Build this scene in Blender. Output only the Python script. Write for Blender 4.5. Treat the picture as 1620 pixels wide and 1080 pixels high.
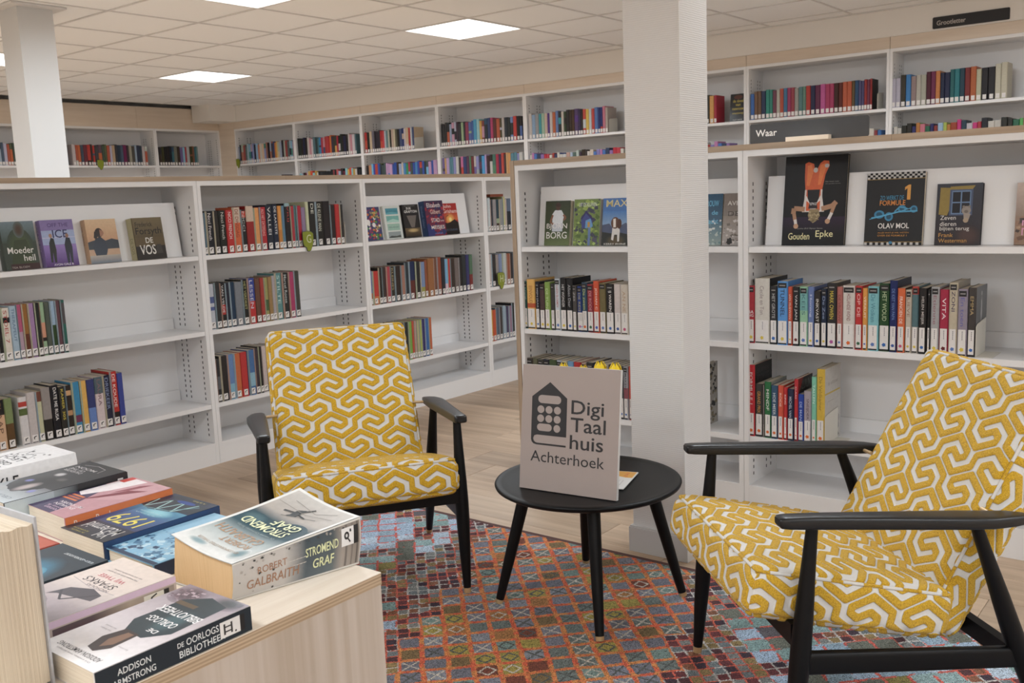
import bpy, math, random
from mathutils import Matrix, Vector
import numpy as np

# ------------------------------------------------------------------ scene, camera, light
for o in list(bpy.data.objects):
    bpy.data.objects.remove(o, do_unlink=True)
scene = bpy.context.scene
COL = scene.collection
random.seed(7)
rng = random.Random(11)
EYE = 1.21                                   # camera height
CEIL = 2.364                                 # ceiling height
cam_d = bpy.data.cameras.new('camera')
cam_d.sensor_width = 36.0
cam_d.lens = 1523.87 / 1620 * 36.0
cam_d.clip_start = 0.05
cam_d.dof.use_dof = True
cam_d.dof.focus_distance = 2.3
cam_d.dof.aperture_fstop = 15.0
cam = bpy.data.objects.new('camera', cam_d)
COL.objects.link(cam)
yaw, pitch, roll = (math.radians(a) for a in (51.68842, -8.49597, -2.30059))
fwd = Vector((math.sin(yaw) * math.cos(pitch), math.cos(yaw) * math.cos(pitch), math.sin(pitch)))
rgt0 = Vector((math.cos(yaw), -math.sin(yaw), 0))
up0 = rgt0.cross(fwd)
rgt = rgt0 * math.cos(roll) + up0 * math.sin(roll)
upv = up0 * math.cos(roll) - rgt0 * math.sin(roll)
cam.matrix_world = Matrix.Translation((0, 0, EYE)) @ Matrix((rgt, upv, -fwd)).transposed().to_4x4()
scene.camera = cam

world = bpy.data.worlds.new('world')
scene.world = world
world.use_nodes = True
world.node_tree.nodes['Background'].inputs[0].default_value = (0.9, 0.88, 0.86, 1)
world.node_tree.nodes['Background'].inputs[1].default_value = 0.05
vs = scene.view_settings
vs.view_transform = 'Standard'
vs.look = 'None'
vs.gamma = 1.0
vs.use_curve_mapping = False
vs.exposure = 0.0
LAMP_W = 22.5                                # watts of one ceiling panel
LAMP_COL = (0.83, 0.92, 1.0)
LAMP_SPOTS = [(round(5.251 - 1.8 * i, 3), round(7.466 - 3.0 * j, 3)) for i in range(6) for j in range(5) if (i, j) != (2, 2)]   # grid of panels, the one over the chairs missing

# ------------------------------------------------------------------ helpers
ORD = 'first second third fourth fifth sixth seventh eighth ninth tenth eleventh twelfth thirteenth fourteenth fifteenth sixteenth seventeenth eighteenth nineteenth twentieth twenty-first twenty-second twenty-third twenty-fourth twenty-fifth twenty-sixth twenty-seventh twenty-eighth twenty-ninth thirtieth thirty-first thirty-second thirty-third'.split()

def lin(hx, k=1.0):
    if not isinstance(hx, str):
        return tuple(hx)[:3]
    r = []
    for i in (0, 2, 4):
        v = int(hx[i:i + 2], 16) / 255
        v = v / 12.92 if v <= 0.04045 else ((v + 0.055) / 1.055) ** 2.4
        r.append(min(0.86, v * k))
    return tuple(r)

KB = 1.12                                    # printed colours: photo value to albedo
def pc(hx):
    c = lin(hx, KB)
    if not isinstance(hx, str): return c
    g = 0.3 * c[0] + 0.55 * c[1] + 0.15 * c[2]
    return tuple(v * 0.86 + g * 0.14 for v in c)

def empty(name, loc=(0, 0, 0), rz=0.0, mat=None):
    o = bpy.data.objects.new(name, None)
    o.empty_display_size = 0.05
    COL.objects.link(o)
    if mat is not None:
        o.matrix_world = mat
    else:
        o.location = loc
        o.rotation_euler = (0, 0, rz)
    return o

def tag(o, label=None, cat=None, group=None, kind=None):
    if label: o['label'] = label
    if cat: o['category'] = cat
    if group: o['group'] = group
    if kind: o['kind'] = kind
    return o

def link(name, me, parent=None, loc=None, rz=None):
    o = bpy.data.objects.new(name, me)
    COL.objects.link(o)
    if parent is not None:
        o.parent = parent
    if loc is not None: o.location = loc
    if rz is not None: o.rotation_euler = (0, 0, rz)
    return o

_text = {}
def text_geo(txt, bold=0.0):
    k = (txt, bold)
    if k not in _text:
        cu = bpy.data.curves.new('t', 'FONT')
        cu.body = txt
        cu.resolution_u = 3
        cu.offset = bold
        ob = bpy.data.objects.new('t', cu)
        me = bpy.data.meshes.new_from_object(ob)
        v = [(p.co.x, p.co.y) for p in me.vertices]
        f = [tuple(p.vertices) for p in me.polygons]
        bpy.data.objects.remove(ob); bpy.data.curves.remove(cu); bpy.data.meshes.remove(me)
        xs = [p[0] for p in v] or [0, 1]
        ys = [p[1] for p in v] or [0, 1]
        _text[k] = (v, f, min(xs), max(xs), min(ys), max(ys))
    return _text[k]

class MB:
    """collects faces with a colour per vertex; build() links them as ONE mesh object"""
    def __init__(s):
        s.v = []; s.f = []; s.c = []; s.sm = []
    def add(s, vs_, fs, col=(0.8, 0.8, 0.8), smooth=False):
        b = len(s.v)
        s.v.extend(vs_)
        if isinstance(col, list): s.c.extend(col)
        else: s.c.extend([col] * len(vs_))
        s.f.extend([tuple(i + b for i in q) for q in fs])
        s.sm.extend([smooth] * len(fs))
    def box(s, x0, x1, y0, y1, z0, z1, col=(0.8, 0.8, 0.8)):
        v = [(x0, y0, z0), (x1, y0, z0), (x1, y1, z0), (x0, y1, z0), (x0, y0, z1), (x1, y0, z1), (x1, y1, z1), (x0, y1, z1)]
        s.add(v, [(3, 2, 1, 0), (4, 5, 6, 7), (0, 1, 5, 4), (1, 2, 6, 5), (2, 3, 7, 6), (3, 0, 4, 7)], col)
    def quad(s, a, b, c, d, col=(0.8, 0.8, 0.8)):
        s.add([a, b, c, d], [(0, 1, 2, 3)], col)
    def prism(s, poly, y0, y1, col=(0.8, 0.8, 0.8), fn=None):
        """poly of (x,z) extruded in y"""
        n = len(poly)
        v = [(x, y0, z) for x, z in poly] + [(x, y1, z) for x, z in poly]
        if fn: v = [fn(*p) for p in v]
        s.add(v, [tuple(range(n)), tuple(range(2 * n - 1, n - 1, -1))] + [(i, i + n, (i + 1) % n + n, (i + 1) % n) for i in range(n)], col)
    def sweep(s, rings, col=(0.8, 0.8, 0.8), smooth=True, cap=True):
        n = len(rings[0]); m = len(rings)
        v = [p for r in rings for p in r]
        f = [(i * n + j, i * n + (j + 1) % n, (i + 1) * n + (j + 1) % n, (i + 1) * n + j) for i in range(m - 1) for j in range(n)]
        s.add(v, f, col, smooth)
        if cap:
            s.add(list(rings[0]), [tuple(range(n - 1, -1, -1))], col)
            s.add(list(rings[-1]), [tuple(range(n))], col)
    def tube(s, pts, radii, n=12, col=(0.8, 0.8, 0.8), smooth=True):
        rings = []
        pts = [Vector(p) for p in pts]
        if not isinstance(radii, (list, tuple)): radii = [radii] * len(pts)
        u = None
        for i, p in enumerate(pts):
            d = (pts[min(i + 1, len(pts) - 1)] - pts[max(i - 1, 0)]).normalized()
            if u is None:
                u = Vector((1, 0, 0)) if abs(d.x) < 0.8 else Vector((0, 1, 0))
            u = (u - d * u.dot(d)).normalized()
            w = d.cross(u)
            rings.append([tuple(p + (u * math.cos(2 * math.pi * k / n) + w * math.sin(2 * math.pi * k / n)) * radii[i]) for k in range(n)])
        s.sweep(rings, col, smooth)
    def lathe(s, prof, n=32, col=(0.8, 0.8, 0.8), smooth=True, cx=0, cy=0):
        rings = [[(cx + r * math.cos(2 * math.pi * k / n), cy + r * math.sin(2 * math.pi * k / n), z) for k in range(n)] for r, z in prof]
        s.sweep(rings, col, smooth)
    def mesh(s, name, mat):
        me = bpy.data.meshes.new(name)
        me.from_pydata(s.v, [], s.f)
        at = me.attributes.new('Col', 'FLOAT_COLOR', 'POINT')
        a = np.ones((len(s.v), 4), np.float32)
        if s.v: a[:, :3] = np.array([c[:3] for c in s.c], np.float32)
        at.data.foreach_set('color', a.ravel())
        me.polygons.foreach_set('use_smooth', s.sm)
        me.materials.append(mat)
        me.update()
        return me
    def build(s, name, mat, parent=None, loc=None, rz=None):
        return link(name, s.mesh(name, mat), parent, loc, rz)

def paint(mb, items, P, N, lay0=1, step=0.000022):
    """flat print. P(u,v) -> 3D point, N outward normal; every item sits one thin layer above the last"""
    N = Vector(N)
    for li, it in enumerate(items):
        off = N * (step * (lay0 + li))
        def Q(u, v):
            return tuple(Vector(P(u, v)) + off)
        k = it[0]
        if k == 'r':
            _, x, y, w, h, c = it
            mb.add([Q(x, y), Q(x + w, y), Q(x + w, y + h), Q(x, y + h)], [(0, 1, 2, 3)], pc(c))
        elif k == 'g':                                   # printed two-colour blend, bottom to top
            _, x, y, w, h, c0, c1 = it
            mb.add([Q(x, y), Q(x + w, y), Q(x + w, y + h), Q(x, y + h)], [(0, 1, 2, 3)], [pc(c0), pc(c0), pc(c1), pc(c1)])
        elif k == 'g4':                                  # printed four-corner blend
            _, x, y, w, h, c0, c1, c2, c3 = it
            n = 6; C4 = [pc(c) for c in (c0, c1, c2, c3)]
            vv, cc = [], []
            for i in range(n + 1):
                for j in range(n + 1):
                    a, b_ = i / n, j / n
                    vv.append(Q(x + w * a, y + h * b_))
                    cc.append(tuple((p * (1 - a) + q * a) * (1 - b_) + (s * (1 - a) + r * a) * b_ for p, q, r, s in zip(*C4)))
            mb.add(vv, [(i * (n + 1) + j, (i + 1) * (n + 1) + j, (i + 1) * (n + 1) + j + 1, i * (n + 1) + j + 1) for i in range(n) for j in range(n)], cc)
        elif k == 'soft':                                # soft printed cloud: centre colour fading to the ground colour
            _, cx, cy, rx, ry, c0, c1 = it
            n = 20; A_, B_ = pc(c0), pc(c1)
            vv, cc = [Q(cx, cy)], [A_]
            for q, f_ in ((0.35, 0.06), (0.6, 0.35), (0.82, 0.78), (1.0, 1.0)):
                for i in range(n):
                    vv.append(Q(cx + q * rx * math.cos(2 * math.pi * i / n), cy + q * ry * math.sin(2 * math.pi * i / n)))
                    cc.append(tuple(a * (1 - f_) + b_ * f_ for a, b_ in zip(A_, B_)))
            mb.add(vv, [(0, 1 + i, 1 + (i + 1) % n) for i in range(n)] + [(1 + r * n + i, 1 + (r + 1) * n + i, 1 + (r + 1) * n + (i + 1) % n, 1 + r * n + (i + 1) % n) for r in range(3) for i in range(n)], cc)
        elif k == 'p':
            _, pts, c = it
            mb.add([Q(*p) for p in pts], [tuple(range(len(pts)))], pc(c))
        elif k in ('e', 'blob'):                         # disc, or a seeded irregular patch, as rings that follow a curved face
            cx, cy, rx, ry, c = it[1:6]
            r_ = random.Random(it[6]) if k == 'blob' else None
            n = 18
            rad = [(0.72 + 0.45 * r_.random()) if r_ else 1.0 for _ in range(n)]
            vv = [Q(cx, cy)] + [Q(cx + q * rx * rad[i] * math.cos(2 * math.pi * i / n), cy + q * ry * rad[i] * math.sin(2 * math.pi * i / n)) for q in (0.34, 0.67, 1.0) for i in range(n)]
            ff = [(0, 1 + i, 1 + (i + 1) % n) for i in range(n)] + [(1 + r * n + i, 1 + (r + 1) * n + i, 1 + (r + 1) * n + (i + 1) % n, 1 + r * n + (i + 1) % n) for r in (0, 1) for i in range(n)]
            mb.add(vv, ff, pc(c))
        elif k == 'l':                                   # polyline of given width
            _, pts, w, c = it
            for (ax, ay), (bx, by) in zip(pts, pts[1:]):
                d = math.hypot(bx - ax, by - ay) or 1
                nx, ny = -(by - ay) / d * w / 2, (bx - ax) / d * w / 2
                mb.add([Q(ax - nx, ay - ny), Q(bx - nx, by - ny), Q(bx + nx, by + ny), Q(ax + nx, ay + ny)], [(0, 1, 2, 3)], pc(c))
        elif k == 't':                                   # text fitted to a box x,y,w,h
            _, x, y, w, h, s_, c = it[:7]
            b = min(it[7], 0.03) * 0.42 if len(it) > 7 else 0.0
            v, f, x0, x1, y0, y1 = text_geo(s_, b)
            sx, sy = w / (x1 - x0 + 1e-6), h / (y1 - y0 + 1e-6)
            mb.add([Q(x + (p - x0) * sx, y + (q - y0) * sy) for p, q in v], f, pc(c))
        elif k == 'spots':                               # scatter of small printed patches in a box
            _, x, y, w, h, n_, sz, cs, sd = it
            r_ = random.Random(sd)
            for _i in range(n_):
                px, py, a = x + w * r_.random(), y + h * r_.random(), r_.random() * 3
                s2 = sz * (0.5 + r_.random())
                e = 0.00001 * _i
                mb.add([tuple(Vector(Q(px + s2 * math.cos(a + t), py + s2 * math.sin(a + t) * 0.8)) + N * (e * 0.02)) for t in (0, 1.4, 2.9, 4.4)], [(0, 1, 2, 3)], pc(r_.choice(cs)))

# ------------------------------------------------------------------ materials
class NT:
    def __init__(s, name):
        s.m = bpy.data.materials.new(name)
        s.m.use_nodes = True
        s.t = s.m.node_tree
        s.bsdf = s.t.nodes['Principled BSDF']
    def put(s, sock, val):
        if isinstance(val, bpy.types.NodeSocket): s.t.links.new(val, sock)
        elif val is not None:
            if sock.type == 'RGBA' and len(val) == 3: val = (*val, 1)
            sock.default_value = val
    def n(s, typ, ins=(), out=0, **pr):
        nd = s.t.nodes.new('ShaderNode' + typ)
        for k, v in pr.items(): setattr(nd, k, v)
        if isinstance(ins, dict):
            for k, v in ins.items(): s.put(nd.inputs[k], v)
        else:
            for i, v in enumerate(ins): s.put(nd.inputs[i], v)
        return nd.outputs[out]
    def math(s, op, a, b=None, c=None, clamp=False):
        return s.n('Math', [x for x in (a, b, c) if x is not None], operation=op, use_clamp=clamp)
    def mix(s, f, a, b, blend='MIX'):
        nd = s.t.nodes.new('ShaderNodeMix'); nd.data_type = 'RGBA'; nd.blend_type = blend
        s.put(nd.inputs[0], f); s.put(nd.inputs[6], a); s.put(nd.inputs[7], b)
        return nd.outputs[2]
    def ramp(s, f, stops, mode='LINEAR'):
        nd = s.t.nodes.new('ShaderNodeValToRGB'); cr = nd.color_ramp; cr.interpolation = mode
        while len(cr.elements) < len(stops): cr.elements.new(0.5)
        for e, (p, c) in zip(cr.elements, stops):
            e.position = p; e.color = (*c, 1) if len(c) == 3 else c
        s.put(nd.inputs[0], f)
        return nd.outputs[0]
    def coord(s, which='Object'):
        return s.n('TexCoord', out={'Generated': 0, 'Normal': 1, 'UV': 2, 'Object': 3}[which])
    def mapping(s, vec, scale=(1, 1, 1), rot=(0, 0, 0), loc=(0, 0, 0)):
        return s.n('Mapping', {'Vector': vec, 'Scale': scale, 'Rotation': rot, 'Location': loc})
    def noise(s, vec, scale, detail=2.0, rough=0.5, out=0):
        return s.n('TexNoise', {'Vector': vec, 'Scale': scale, 'Detail': detail, 'Roughness': rough}, out=out)
    def bump(s, h, strength=0.2, dist=0.001):
        s.put(s.bsdf.inputs['Normal'], s.n('Bump', {'Strength': strength, 'Distance': dist, 'Height': h}))
    def set(s, **k):
        for a, v in k.items(): s.put(s.bsdf.inputs[a.replace('_', ' ')], v)
        return s

def simple(name, col, rough=0.5, var=0.04, nscale=30, bump=0.0, bscale=300, **k):
    t = NT(name)
    o = t.coord()
    nz = t.noise(o, nscale, 3)
    c0 = tuple(c * (1 - var) for c in col); c1 = tuple(min(1, c * (1 + var)) for c in col)
    t.set(Base_Color=t.mix(nz, c0, c1), Roughness=rough, **k)
    if bump: t.bump(t.noise(o, bscale, 2), bump, 0.0008)
    return t.m

M = {}
M['shelf'] = simple('shelf_white', (0.82, 0.81, 0.81), 0.42, 0.015, 4)
M['wall'] = simple('wall_paint', (0.83, 0.79, 0.74), 0.75, 0.02, 3, 0.15, 180)
M['wall_far'] = simple('wall_paint_back', (0.84, 0.835, 0.825), 0.8, 0.02, 3)
M['tile'] = simple('ceiling_tile', (0.90, 0.895, 0.885), 0.9, 0.015, 120, 0.25, 500)
M['grid'] = simple('ceiling_grid_metal', (0.66, 0.64, 0.62), 0.6, 0.02, 40)
M['gap_dark'] = simple('gap_darkness_paint', (0.012, 0.011, 0.010), 0.9)
M['slot'] = simple('slot_dark', (0.02, 0.019, 0.019), 0.7)
M['black'] = simple('black_lacquer', (0.0035, 0.0035, 0.004), 0.42, 0.2, 60, 0.04, 220, Specular_IOR_Level=0.22)
M['black_arm'] = simple('black_arm_lacquer', (0.009, 0.009, 0.0098), 0.33, 0.2, 60, 0.04, 220, Specular_IOR_Level=0.4)
M['brass'] = simple('brass', (0.52, 0.36, 0.19), 0.35, 0.1, 80, Metallic=0.35)
M['chrome'] = simple('grey_metal', (0.5, 0.5, 0.5), 0.3, 0.05, 60, Metallic=0.8)
M['cream_metal'] = simple('cream_metal', (0.66, 0.63, 0.56), 0.45, 0.02, 30)
M['sign_dark'] = simple('sign_dark_grey', (0.055, 0.056, 0.060), 0.5, 0.05, 40)
M['sign_black'] = simple('sign_black', (0.018, 0.018, 0.020), 0.55, 0.05, 40)
M['board'] = simple('sign_board_taupe', (0.36, 0.30, 0.275), 0.5, 0.03, 8, 0.05, 400)
M['paper_white'] = simple('paper_white', (0.74, 0.73, 0.72), 0.55, 0.02, 20)
M['ink'] = simple('ink', (0.022, 0.021, 0.023), 0.5, 0.05, 20)
M['sign_text'] = simple('sign_lettering', (0.78, 0.77, 0.76), 0.5, 0.02, 20)
M['marker'] = simple('marker_green', (0.22, 0.26, 0.016), 0.4, 0.06, 40)
M['skirting'] = simple('skirting_grey', (0.60, 0.585, 0.575), 0.5, 0.02, 20)
M['tulip'] = simple('tulip_yellow', (0.86, 0.62, 0.004), 0.45, 0.08, 60)
M['stem'] = simple('tulip_green', (0.10, 0.22, 0.05), 0.5, 0.12, 60)
M['vase'] = simple('vase_glaze', (0.45, 0.46, 0.46), 0.2, 0.04, 10)

def colattr(name, rough, var=0.10, coat=0.0):
    t = NT(name)
    c = t.n('Attribute', attribute_name='Col')
    nz = t.noise(t.coord(), 90, 3)
    f = t.n('MapRange', {'Value': nz, 1: 0.3, 2: 0.7, 3: 1 - var, 4: 1 + var})
    t.set(Base_Color=t.mix(1.0, c, t.n('CombineColor', [f, f, f]), 'MULTIPLY'), Roughness=rough)
    if coat: t.set(Coat_Weight=coat, Coat_Roughness=0.12, Specular_IOR_Level=0.3)
    return t.m
M['print'] = colattr('book_cover_print', 0.45, 0.05, 0.12)
M['print_flat'] = colattr('flat_print', 0.45, 0.02)
M['sticker'] = colattr('spine_sticker', 0.4, 0.04, 0.15)

def pages_mat():
    t = NT('book_pages')
    o = t.coord()
    w = t.noise(t.mapping(o, (900, 900, 12)), 1.0, 2)
    t.set(Base_Color=t.mix(w, (0.44, 0.37, 0.28), (0.70, 0.62, 0.50)), Roughness=0.85)
    t.bump(w, 0.3, 0.0005)
    return t.m
M['pages'] = pages_mat()
def pages_h_mat(name, axis_scale, c0, c1):
    t = NT(name)
    o = t.coord()
    w = t.noise(t.mapping(o, axis_scale), 1.0, 3, 0.7)
    t.set(Base_Color=t.mix(t.n('MapRange', {'Value': w, 1: 0.25, 2: 0.75}), c0, c1), Roughness=0.85)
    t.bump(w, 0.5, 0.001)
    return t.m
M['pages_tan'] = pages_h_mat('book_pages_yellowed', (4, 700, 6), (0.66, 0.43, 0.22), (0.78, 0.54, 0.30))
M['pages_cream'] = pages_h_mat('book_pages_cream', (6, 900, 6), (0.60, 0.50, 0.38), (0.80, 0.71, 0.58))
M['pages_open'] = pages_h_mat('book_pages_wavy', (900, 3, 2.0), (0.50, 0.40, 0.29), (0.80, 0.70, 0.56))

def wood_mat(name, c0, c1, axis='x', scale=1.0, rough=0.45, rnd=0.0, bump=0.1):
    t = NT(name)
    o = t.coord()
    if rnd:
        r = t.n('ObjectInfo', out=5)
        o = t.n('VectorMath', [o, t.n('CombineXYZ', [t.math('MULTIPLY', r, 37.0), t.math('MULTIPLY', r, 91.0), t.math('MULTIPLY', r, 13.0)])], operation='ADD')
    sc = {'x': (1.2, 22, 22), 'y': (22, 1.2, 22), 'z': (22, 22, 1.2)}[axis]
    sc = tuple(v * scale for v in sc)
    n1 = t.noise(t.mapping(o, sc), 1.0, 5, 0.62)
    n2 = t.noise(t.mapping(o, tuple(v * 0.22 for v in sc)), 1.0, 2, 0.5)
    n3 = t.noise(t.mapping(o, tuple(v * 5 for v in sc)), 1.0, 2, 0.5)
    f = t.math('ADD', t.math('MULTIPLY', n1, 0.55), t.math('ADD', t.math('MULTIPLY', n2, 0.35), t.math('MULTIPLY', n3, 0.12)))
    f = t.n('MapRange', {'Value': f, 1: 0.36, 2: 0.66})
    col = t.mix(f, c0, c1)
    if rnd:
        r = t.n('ObjectInfo', out=5)
        g = t.n('MapRange', {'Value': r, 3: 1 - rnd, 4: 1 + rnd})
        col = t.mix(1.0, col, t.n('CombineColor', [g, g, g]), 'MULTIPLY')
    t.set(Base_Color=col, Roughness=rough)
    if bump: t.bump(n1, bump, 0.0006)
    return t.m
M['floor'] = wood_mat('floor_oak', (0.31, 0.215, 0.14), (0.58, 0.435, 0.31), 'y', 0.8, 0.42, 0.16)
M['oak_edge'] = wood_mat('oak_edge', (0.30, 0.215, 0.145), (0.50, 0.38, 0.27), 'x', 1.6, 0.5)
M['oak_edge_y'] = wood_mat('oak_end_panel', (0.30, 0.215, 0.145), (0.50, 0.38, 0.27), 'z', 1.6, 0.5)
M['header'] = wood_mat('birch_header', (0.66, 0.545, 0.43), (0.80, 0.69, 0.575), 'x', 0.9, 0.5)
M['birch_top'] = wood_mat('birch_ply_top', (0.70, 0.60, 0.49), (0.85, 0.77, 0.66), 'x', 1.4, 0.45)
def ply_side():
    t = NT('birch_ply_side')
    o = t.coord()
    n1 = t.noise(t.mapping(o, (55, 55, 0.7)), 1.0, 3, 0.5)
    n2 = t.noise(t.mapping(o, (9, 9, 0.4)), 1.0, 2, 0.5)
    f = t.n('MapRange', {'Value': t.math('ADD', t.math('MULTIPLY', n1, 0.6), t.math('MULTIPLY', n2, 0.4)), 1: 0.36, 2: 0.56})
    t.set(Base_Color=t.mix(f, (0.44, 0.36, 0.285), (0.54, 0.465, 0.40)), Roughness=0.5)
    return t.m
M['ply_side'] = ply_side()
def ply_edge():
    t = NT('birch_ply_edge')
    o = t.coord()
    sep = t.n('SeparateXYZ', [o], out=2)
    w = t.math('SINE', t.math('MULTIPLY', sep, 1100.0))
    n1 = t.noise(t.mapping(o, (8, 8, 300)), 1.0, 3)
    f = t.math('ADD', t.math('MULTIPLY', w, 0.3), n1)
    t.set(Base_Color=t.mix(f, (0.30, 0.21, 0.13), (0.58, 0.44, 0.30)), Roughness=0.6)
    return t.m
M['ply_edge'] = ply_edge()

def wallpaper():
    t = NT('ribbed_wallpaper')
    o = t.coord()
    d = t.noise(o, 40, 2)
    sep = t.n('SeparateXYZ', [o], out=2)
    w = t.math('SINE', t.math('ADD', t.math('MULTIPLY', sep, 2 * math.pi / 0.0066), t.math('MULTIPLY', d, 3.0)))
    t.set(Base_Color=t.mix(t.noise(o, 6, 3), (0.70, 0.69, 0.68), (0.74, 0.73, 0.72)), Roughness=0.7)
    t.bump(w, 0.28, 0.0006)
    return t.m
M['wallpaper'] = wallpaper()

def led():
    t = NT('led_diffuser')
    t.set(Base_Color=(0.9, 0.9, 0.9), Emission_Color=(1.0, 0.98, 0.96), Emission_Strength=4.0, Roughness=0.6)
    return t.m
M['led'] = led()

def fabric():
    t = NT('cut_pile_fabric')
    o = t.coord()
    p = t.n('Attribute', attribute_name='pile', out=2)
    fine = t.noise(o, 900, 2, 0.6)
    mid = t.noise(o, 330, 2, 0.6)
    p2 = t.math('ADD', p, t.math('MULTIPLY', t.math('SUBTRACT', mid, 0.5), 1.6))
    m = t.n('MapRange', {'Value': p2, 1: -0.45, 2: 0.45}, interpolation_type='SMOOTHSTEP')
    yel = t.ramp(t.math('ADD', t.math('MULTIPLY', fine, 0.6), t.math('MULTIPLY', mid, 0.4)), [(0.34, (0.36, 0.175, 0.003)), (0.5, (0.70, 0.405, 0.015)), (0.66, (0.89, 0.59, 0.058))])
    weave = t.math('MULTIPLY', t.math('SINE', t.math('MULTIPLY', t.n('SeparateXYZ', [o], out=0), 4200.0)), t.math('SINE', t.math('MULTIPLY', t.n('SeparateXYZ', [o], out=1), 4200.0)))
    lin_ = t.mix(t.math('ADD', t.math('MULTIPLY', weave, 0.25), fine), (0.55, 0.53, 0.50), (0.74, 0.72, 0.685))
    t.set(Base_Color=t.mix(m, lin_, yel), Roughness=0.95, Sheen_Weight=0.15)
    t.bump(t.math('MULTIPLY', t.math('ADD', mid, fine), t.math('ADD', m, 0.12)), 0.9, 0.0022)
    return t.m
M['fabric'] = fabric()

def rug_mat():
    t = NT('rug_pile')
    o = t.coord()
    wob = t.noise(o, 9, 2, 0.5, out=1)
    wv = t.n('VectorMath', [t.n('VectorMath', [wob, (0.5, 0.5, 0.5)], operation='SUBTRACT'), (0.016, 0.016, 0)], operation='MULTIPLY')
    fuz = t.noise(o, 260, 1, 0.5, out=1)
    fv = t.n('VectorMath', [t.n('VectorMath', [fuz, (0.5, 0.5, 0.5)], operation='SUBTRACT'), (0.011, 0.011, 0)], operation='MULTIPLY')
    p0 = t.n('VectorMath', [t.n('VectorMath', [o, wv], operation='ADD'), fv], operation='ADD')
    def lattice(pitch, rot, off):
        p = t.mapping(p0, (1 / pitch[0], 1 / pitch[1], 1), (0, 0, rot), off)
        fr = t.n('VectorMath', [p], operation='FRACTION')
        fl = t.n('VectorMath', [p], operation='FLOOR')
        fx, fy = t.n('SeparateXYZ', [fr], out=0), t.n('SeparateXYZ', [fr], out=1)
        ax = t.math('ABSOLUTE', t.math('SUBTRACT', fx, 0.5)); ay = t.math('ABSOLUTE', t.math('SUBTRACT', fy, 0.5))
        rnd = t.n('TexWhiteNoise', {'Vector': fl}, noise_dimensions='3D')
        rc = t.n('TexWhiteNoise', {'Vector': t.n('VectorMath', [fl, (17.3, 5.1, 0)], operation='ADD')}, noise_dimensions='3D')
        cen = t.n('VectorMath', [t.n('VectorMath', [fl, (0.5, 0.5, 0)], operation='ADD'), off], operation='SUBTRACT')
        return fx, fy, ax, ay, rnd, rc, t.mapping(cen, (pitch[0], pitch[1], 1), (0, 0, -rot))
    G = [(0.0, (0.16, 0.165, 0.20)), (0.20, (0.20, 0.21, 0.255)), (0.34, (0.15, 0.18, 0.17)), (0.46, (0.24, 0.26, 0.30)), (0.58, (0.19, 0.13, 0.06)), (0.70, (0.34, 0.28, 0.07)), (0.80, (0.18, 0.26, 0.24)), (0.90, (0.36, 0.17, 0.06)), (0.955, (0.17, 0.05, 0.03))]
    B = [(0.0, (0.28, 0.38, 0.46)), (0.2, (0.36, 0.46, 0.58)), (0.4, (0.22, 0.33, 0.32)), (0.55, (0.30, 0.42, 0.42)), (0.68, (0.15, 0.16, 0.13)), (0.76, (0.46, 0.55, 0.64)), (0.88, (0.24, 0.20, 0.06)), (0.94, (0.11, 0.10, 0.11))]
    C = [(0.0, (0.14, 0.035, 0.04)), (0.17, (0.08, 0.03, 0.035)), (0.32, (0.24, 0.10, 0.055)), (0.46, (0.22, 0.23, 0.22)), (0.62, (0.27, 0.19, 0.08)), (0.78, (0.16, 0.19, 0.20)), (0.92, (0.05, 0.03, 0.045))]
    Q45 = math.radians(45)
    # zone of orange lattice with grey lozenges
    fx, fy, ax, ay, rnd, rc, cc = lattice((0.0655, 0.0655), Q45, (0.3, 0.1, 0))
    cellA = t.ramp(rnd, G, 'CONSTANT')
    cross = t.math('MINIMUM', t.math('ABSOLUTE', t.math('SUBTRACT', fx, fy)), t.math('ABSOLUTE', t.math('SUBTRACT', t.math('ADD', fx, fy), 1.0)))
    inner = t.math('ABSOLUTE', t.math('SUBTRACT', t.math('ADD', ax, ay), 0.33))
    line = t.n('Mix', [t.math('GREATER_THAN', rnd, 0.5), cross, inner]) if False else t.math('MINIMUM', t.math('ADD', cross, t.math('MULTIPLY', t.math('GREATER_THAN', rnd, 0.55), 1.0)), t.math('ADD', inner, t.math('MULTIPLY', t.math('LESS_THAN', rnd, 0.55), 1.0)))
    has = t.math('GREATER_THAN', rc, 0.48)
    lcol = t.mix(t.math('GREATER_THAN', rc, 0.70), (0.085, 0.095, 0.09), (0.50, 0.46, 0.40))
    cellA = t.mix(t.math('MULTIPLY', t.math('LESS_THAN', line, 0.06), has), cellA, lcol)
    edgeA = t.math('GREATER_THAN', t.math('MAXIMUM', ax, ay), 0.392)
    ora = t.mix(t.n('MapRange', {'Value': t.noise(o, 45, 2), 1: 0.4, 2: 0.6}), (0.62, 0.12, 0.06), (0.60, 0.24, 0.075))
    colA = t.mix(edgeA, cellA, ora)
    # pale blue zone, broken coral outlines
    edgeB = t.math('MULTIPLY', t.math('GREATER_THAN', t.math('MAXIMUM', ax, ay), 0.435), t.math('GREATER_THAN', t.noise(o, 24, 2), 0.47))
    cellB = t.ramp(rnd, B, 'CONSTANT')
    colB = t.mix(edgeB, cellB, (0.60, 0.12, 0.09))
    # wine-red zone of small lozenges, white or coral outlines
    fx, fy, ax, ay, rnd, rc, cs = lattice((0.03275, 0.03275), Q45, (0.6, 0.2, 0))
    edgeC = t.math('GREATER_THAN', t.math('MAXIMUM', ax, ay), 0.425)
    lc = t.mix(t.math('GREATER_THAN', t.noise(o, 14, 1), 0.5), (0.58, 0.12, 0.075), (0.52, 0.50, 0.47))
    colC = t.mix(edgeC, t.ramp(rnd, C, 'CONSTANT'), lc)
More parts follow.
